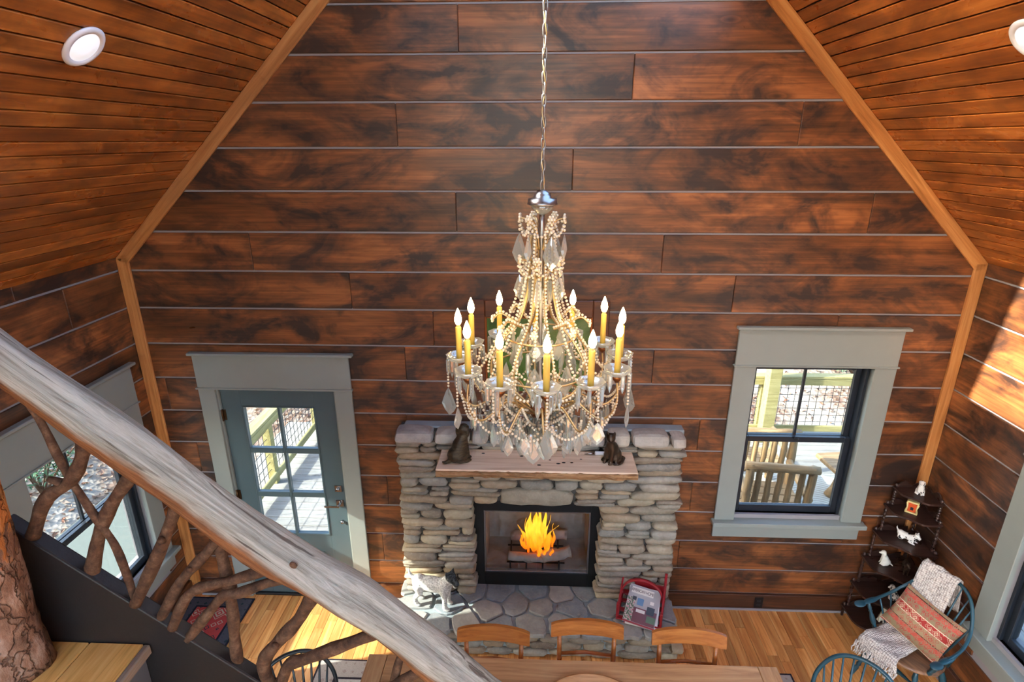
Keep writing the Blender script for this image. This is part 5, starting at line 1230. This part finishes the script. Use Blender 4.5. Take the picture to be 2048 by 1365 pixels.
# ground around the house
def ght(x, y):
    h = -.45
    if y > 3.6: h += min(2.6, (y-3.6)*.24)
    if x < -5.2: h += min(3.0, (-5.2-x)*.36)
    return h+.05*math.sin(x*1.7+y*.9)+.04*math.sin(x*.6-y*2.1)
vs = []; fs = []; gx, gy = 64, 60
for j in range(gy+1):
    for i in range(gx+1):
        x = -16+i*34/gx; y = -14+j*34/gy; vs.append((x, y, ght(x, y)))
for j in range(gy):
    for i in range(gx): a = j*(gx+1)+i; fs.append((a, a+1, a+gx+2, a+gx+1))
ground = MB().add(vs, fs, True).build('ground', MAT['litter'], None, None, label='leaf covered sloping yard outside', cat='ground', kind='structure')
# dry leaves
m = MB()
for _ in range(9000):
    if random.random() < .55: x, y = random.uniform(-9.5, -5.3), random.uniform(-1.5, 5.5)
    else: x, y = random.uniform(-6, 7.5), random.uniform(3.7, 9)
    z = ght(x, y)+.02; s = random.uniform(.022, .055); a = random.uniform(0, 6.28); R3 = (RZ(a) @ RX(random.uniform(-.6, .6)) @ RY(random.uniform(-.6, .6))).to_3x3(); c = Vector((x, y, z))
    m.add([c+R3 @ Vector(p) for p in ((-s, 0, 0), (0, -s*.45, .01), (s, 0, 0), (0, s*.45, .01))], [(0, 1, 2, 3)])
t = NT('dry_leaf', .8, .2); v = t.coord((1, 1, 1), False); t.col(t.ramp(t.n('TexVoronoi', {'Vector': v, 'Scale': 9.0}).outputs['Color'], [(.1, srgb(100, 60, 46)), (.5, srgb(142, 108, 88)), (.9, srgb(168, 150, 134))])); MAT['dry'] = t.m
m.build('fallen_leaves', MAT['dry'], None, None, label='dry fallen leaves scattered over the yard', cat='leaves', kind='stuff')
bx('patio', MAT['concrete'], None, -5.25, -3.75, -5, 2.4, -.6, -.26, .01, label='pale concrete patio outside the left window', cat='patio', kind='structure')
m = MB(); vs = []; P = []
for k in range(24): a = 2*PI*k/24; P.append((-5.55+.28*math.cos(a)*(1+.2*math.sin(3*a)), .35+.55*math.sin(a)*(1+.15*math.sin(4*a))))
vs = [(x, y, ght(x, y)+.03) for x, y in P]+[(-5.55, .35, ght(-5.55, .35)+.06)]; m.add(vs, [(k, (k+1) % 24, 24) for k in range(24)], True)
m.build('grass_patch', MAT['grass'], None, None, label='green grass patch beyond the patio', cat='grass', kind='stuff')
# porch deck
deck = MB(); deck.box(-3.6, 7.6, .19, 3.45, -.22, -.07); deck.box(3.32, 7.6, -7, .19, -.22, -.07)
deck = deck.build('porch_deck', MAT['deck'], None, None, label='weathered grey board porch deck outside', cat='deck', kind='structure')
y = .262
while y < 3.45: plank('deck_board', MAT['deck'], deck, (2.0, y, -.055), (1, 0, 0), (0, 1, 0), 11.2, .134, .03, .004); y += .14
x = 3.39
while x < 5.6: plank('deck_board', MAT['deck'], deck, (x, -2.4, -.055), (0, 1, 0), (-1, 0, 0), 5.16, .134, .03, .004); x += .14
# railings with wire mesh
def railing(p0, p1, n, label, zt_=.80):
    p0, p1 = Vector(p0), Vector(p1); L = (p1-p0).length; d = (p1-p0).normalized(); ang = math.atan2(d.y, d.x)
    r = thing('porch_railing', label, 'railing', (p0.x, p0.y, -.04), ang, 'porch railings')
    for k in range(n+1): bx('post', MAT['treated'], r, k*L/n-.045, k*L/n+.045, -.045, .045, 0, zt_+.02+.04, .004)
    plank('top_rail', MAT['treated'], r, (L/2, 0, zt_+.085), (1, 0, 0), (0, 1, 0), L+.1, .14, .036, .004)
    plank('upper_rail', MAT['treated'], r, (L/2, -.05, zt_+.02), (1, 0, 0), (0, 0, 1), L, .088, .036, .004)
    plank('lower_rail', MAT['treated'], r, (L/2, -.05, .12), (1, 0, 0), (0, 0, 1), L, .088, .036, .004)
    m = MB(); x = .05
    while x < L: m.box(x-.0025, x+.0025, -.0025, .0025, .12, zt_); x += .1016
    z = .2
    while z < zt_: m.box(0, L, -.0025, .0025, z-.0025, z+.0025); z += .1016
    m.build('wire_mesh', MAT['wire'], r)
railing((-3.05, 3.30, 0), (7.3, 3.30, 0), 5, 'treated lumber railing with wire mesh along the far deck edge')
railing((-3.12, .45, 0), (-3.12, 3.25, 0), 2, 'treated lumber railing beside the porch seen through the door')
# log porch chairs
def log_chair(loc, rz, label):
    c = thing('log_porch_chair', label, 'chair', loc, rz, 'log chairs on the porch'); W = MAT['logwood']
    def lg(nm, a, b, r, n=10):
        A, B_ = Vector(a), Vector(b); L = (B_-A).length; ux = (B_-A).normalized(); up = Vector((0, 0, 1)) if abs(ux.z) < .9 else Vector((0, 1, 0)); uy = (up-ux*up.dot(ux)).normalized()
        m = MB(); m.tube([(-L/2+L*k/6, random.uniform(-.004, .004), random.uniform(-.004, .004)) for k in range(7)], [r*random.uniform(.92, 1.08) for _ in range(7)], n); m.build(nm, W, c, frame((A+B_)/2, ux, uy))
    for s in (-1, 1):
        lg('leg', (s*.29, -.02, 0), (s*.29, -.06, .96), .04); lg('leg', (s*.29, .5, 0), (s*.29, .5, .62), .04); lg('arm', (s*.29, -.07, .60), (s*.29, .58, .64), .036)
    lg('top_rail', (-.34, -.06, .93), (.34, -.06, .93), .042); lg('back_rail', (-.33, -.02, .44), (.33, -.02, .44), .036)
    for k in range(5): x = -.2+k*.1; lg('spindle', (x, -.02, .45), (x, -.055, .92), .030)
    for k in range(4): bx('seat_slat', W, c, -.30, .30, .02+k*.125, .135+k*.125, .40, .425, .004)
    lg('stretcher', (-.29, .5, .36), (.29, .5, .36), .03)
log_chair((2.42, .92, -.04), math.radians(-6), 'nearest peeled log porch chair behind the window')
log_chair((2.56, 1.66, -.04), math.radians(-4), 'farther peeled log porch chair near the porch post')
pp = thing('porch_post', 'thick square porch post behind the log chairs', 'post', (3.20, 3.13, -.04))
bx('shaft', MAT['treated'], pp, -.08, .08, -.08, .08, .0, 2.9, .008)
bx('base_trim', MAT['treated'], pp, -.095, .095, -.095, .095, .0, .14, .006)
bn = thing('slab_bench', 'thick wooden slab bench on the porch at the right of the window', 'bench', (3.95, 1.85, -.04), .12)
plank('slab', MAT['logwood'], bn, (0, 0, .44), (1, 0, 0), (0, 1, 0), 1.25, .40, .06, .015)
for s in (-1, 1):
    m = MB(); m.tube([(s*.45, 0, .41), (s*.40, 0, .25), (s*.44, 0, .1), (s*.48, 0, 0)], [.075, .055, .06, .08], 10); m.build('leg', MAT['logwood'], bn)
t = NT('braided', .95, .05); co = t.n('TexCoord').outputs['Object']; rd = t.n('VectorMath', {0: co}, operation='LENGTH').outputs['Value']
t.col(t.ramp(t.math('FRACT', t.math('MULTIPLY', rd, 22.0)), [(0, srgb(150, 146, 134)), (.4, srgb(206, 202, 188)), (.9, srgb(170, 164, 150))])); MAT['braid'] = t.m
m = MB(); m.lathe([(.80, 0), (.81, .006), (.79, .012), (.01, .012)], 48); m.build('braided_rug', MAT['braid'], None, T(3.25, 1.5, -.04), label='round braided rug on the porch deck', cat='rug')
m = MB(); m.tube([(.0, 0, .10), (.32, .0, .10)], [.10, .10], 18); bt = thing('metal_tub', 'small round grey metal tub at the far end of the deck', 'tub', (-2.36, 2.75, -.04))
m = MB(); m.lathe([(.20, 0), (.23, .04), (.25, .25), (.265, .26), (.24, .25), (.21, .05), (.02, .03)], 28); m.build('tub', MAT['nickel'], bt)
def shrub(x, y, h, w, n, label):
    z = ght(x, y); s = thing('leafy_shrub', label, 'shrub', (x, y, z-.02)); m = MB(); f = MB()
    for k in range(7):
        a = random.uniform(0, 6.28); r = random.uniform(.3, 1)*w; tip = Vector((r*math.cos(a), r*math.sin(a), h*random.uniform(.5, 1))); m.tube([(0, 0, 0), tip*.5+Vector((0, 0, .08)), tip], [.018, .012, .005], 6)
        for _ in range(n//7):
            u = random.uniform(.35, 1.05); c = tip*u+Vector((random.gauss(0, w*.16), random.gauss(0, w*.16), random.gauss(.03, h*.1))); L = random.uniform(.06, .11); R3 = (RZ(random.uniform(0, 6.28)) @ RY(random.uniform(-.2, .9)) @ RX(random.uniform(-.5, .5))).to_3x3()
            f.add([c+R3 @ Vector(p) for p in ((0, 0, 0), (L*.4, -L*.2, .008), (L, 0, -.01), (L*.4, L*.2, .008))], [(0, 1, 2, 3)])
    m.build('stems', MAT['branch'], s); o = f.build('foliage', MAT['leaf'], s, kind='stuff')
shrub(-6.0, 1.75, .9, .55, 420, 'leafy green shrub on the slope outside the left window')
shrub(-6.6, .1, .8, .6, 380, 'low green shrub higher up the slope outside the left window')
shrub(5.6, 5.4, 1.0, .7, 460, 'green shrub beyond the railing at the right of the back window')
shrub(4.6, 8.2, 1.2, .9, 420, 'distant green shrub at the top of the back window')
shrub(-4.7, 4.4, .9, .7, 420, 'green shrub beyond the railing seen through the upper left door lite')
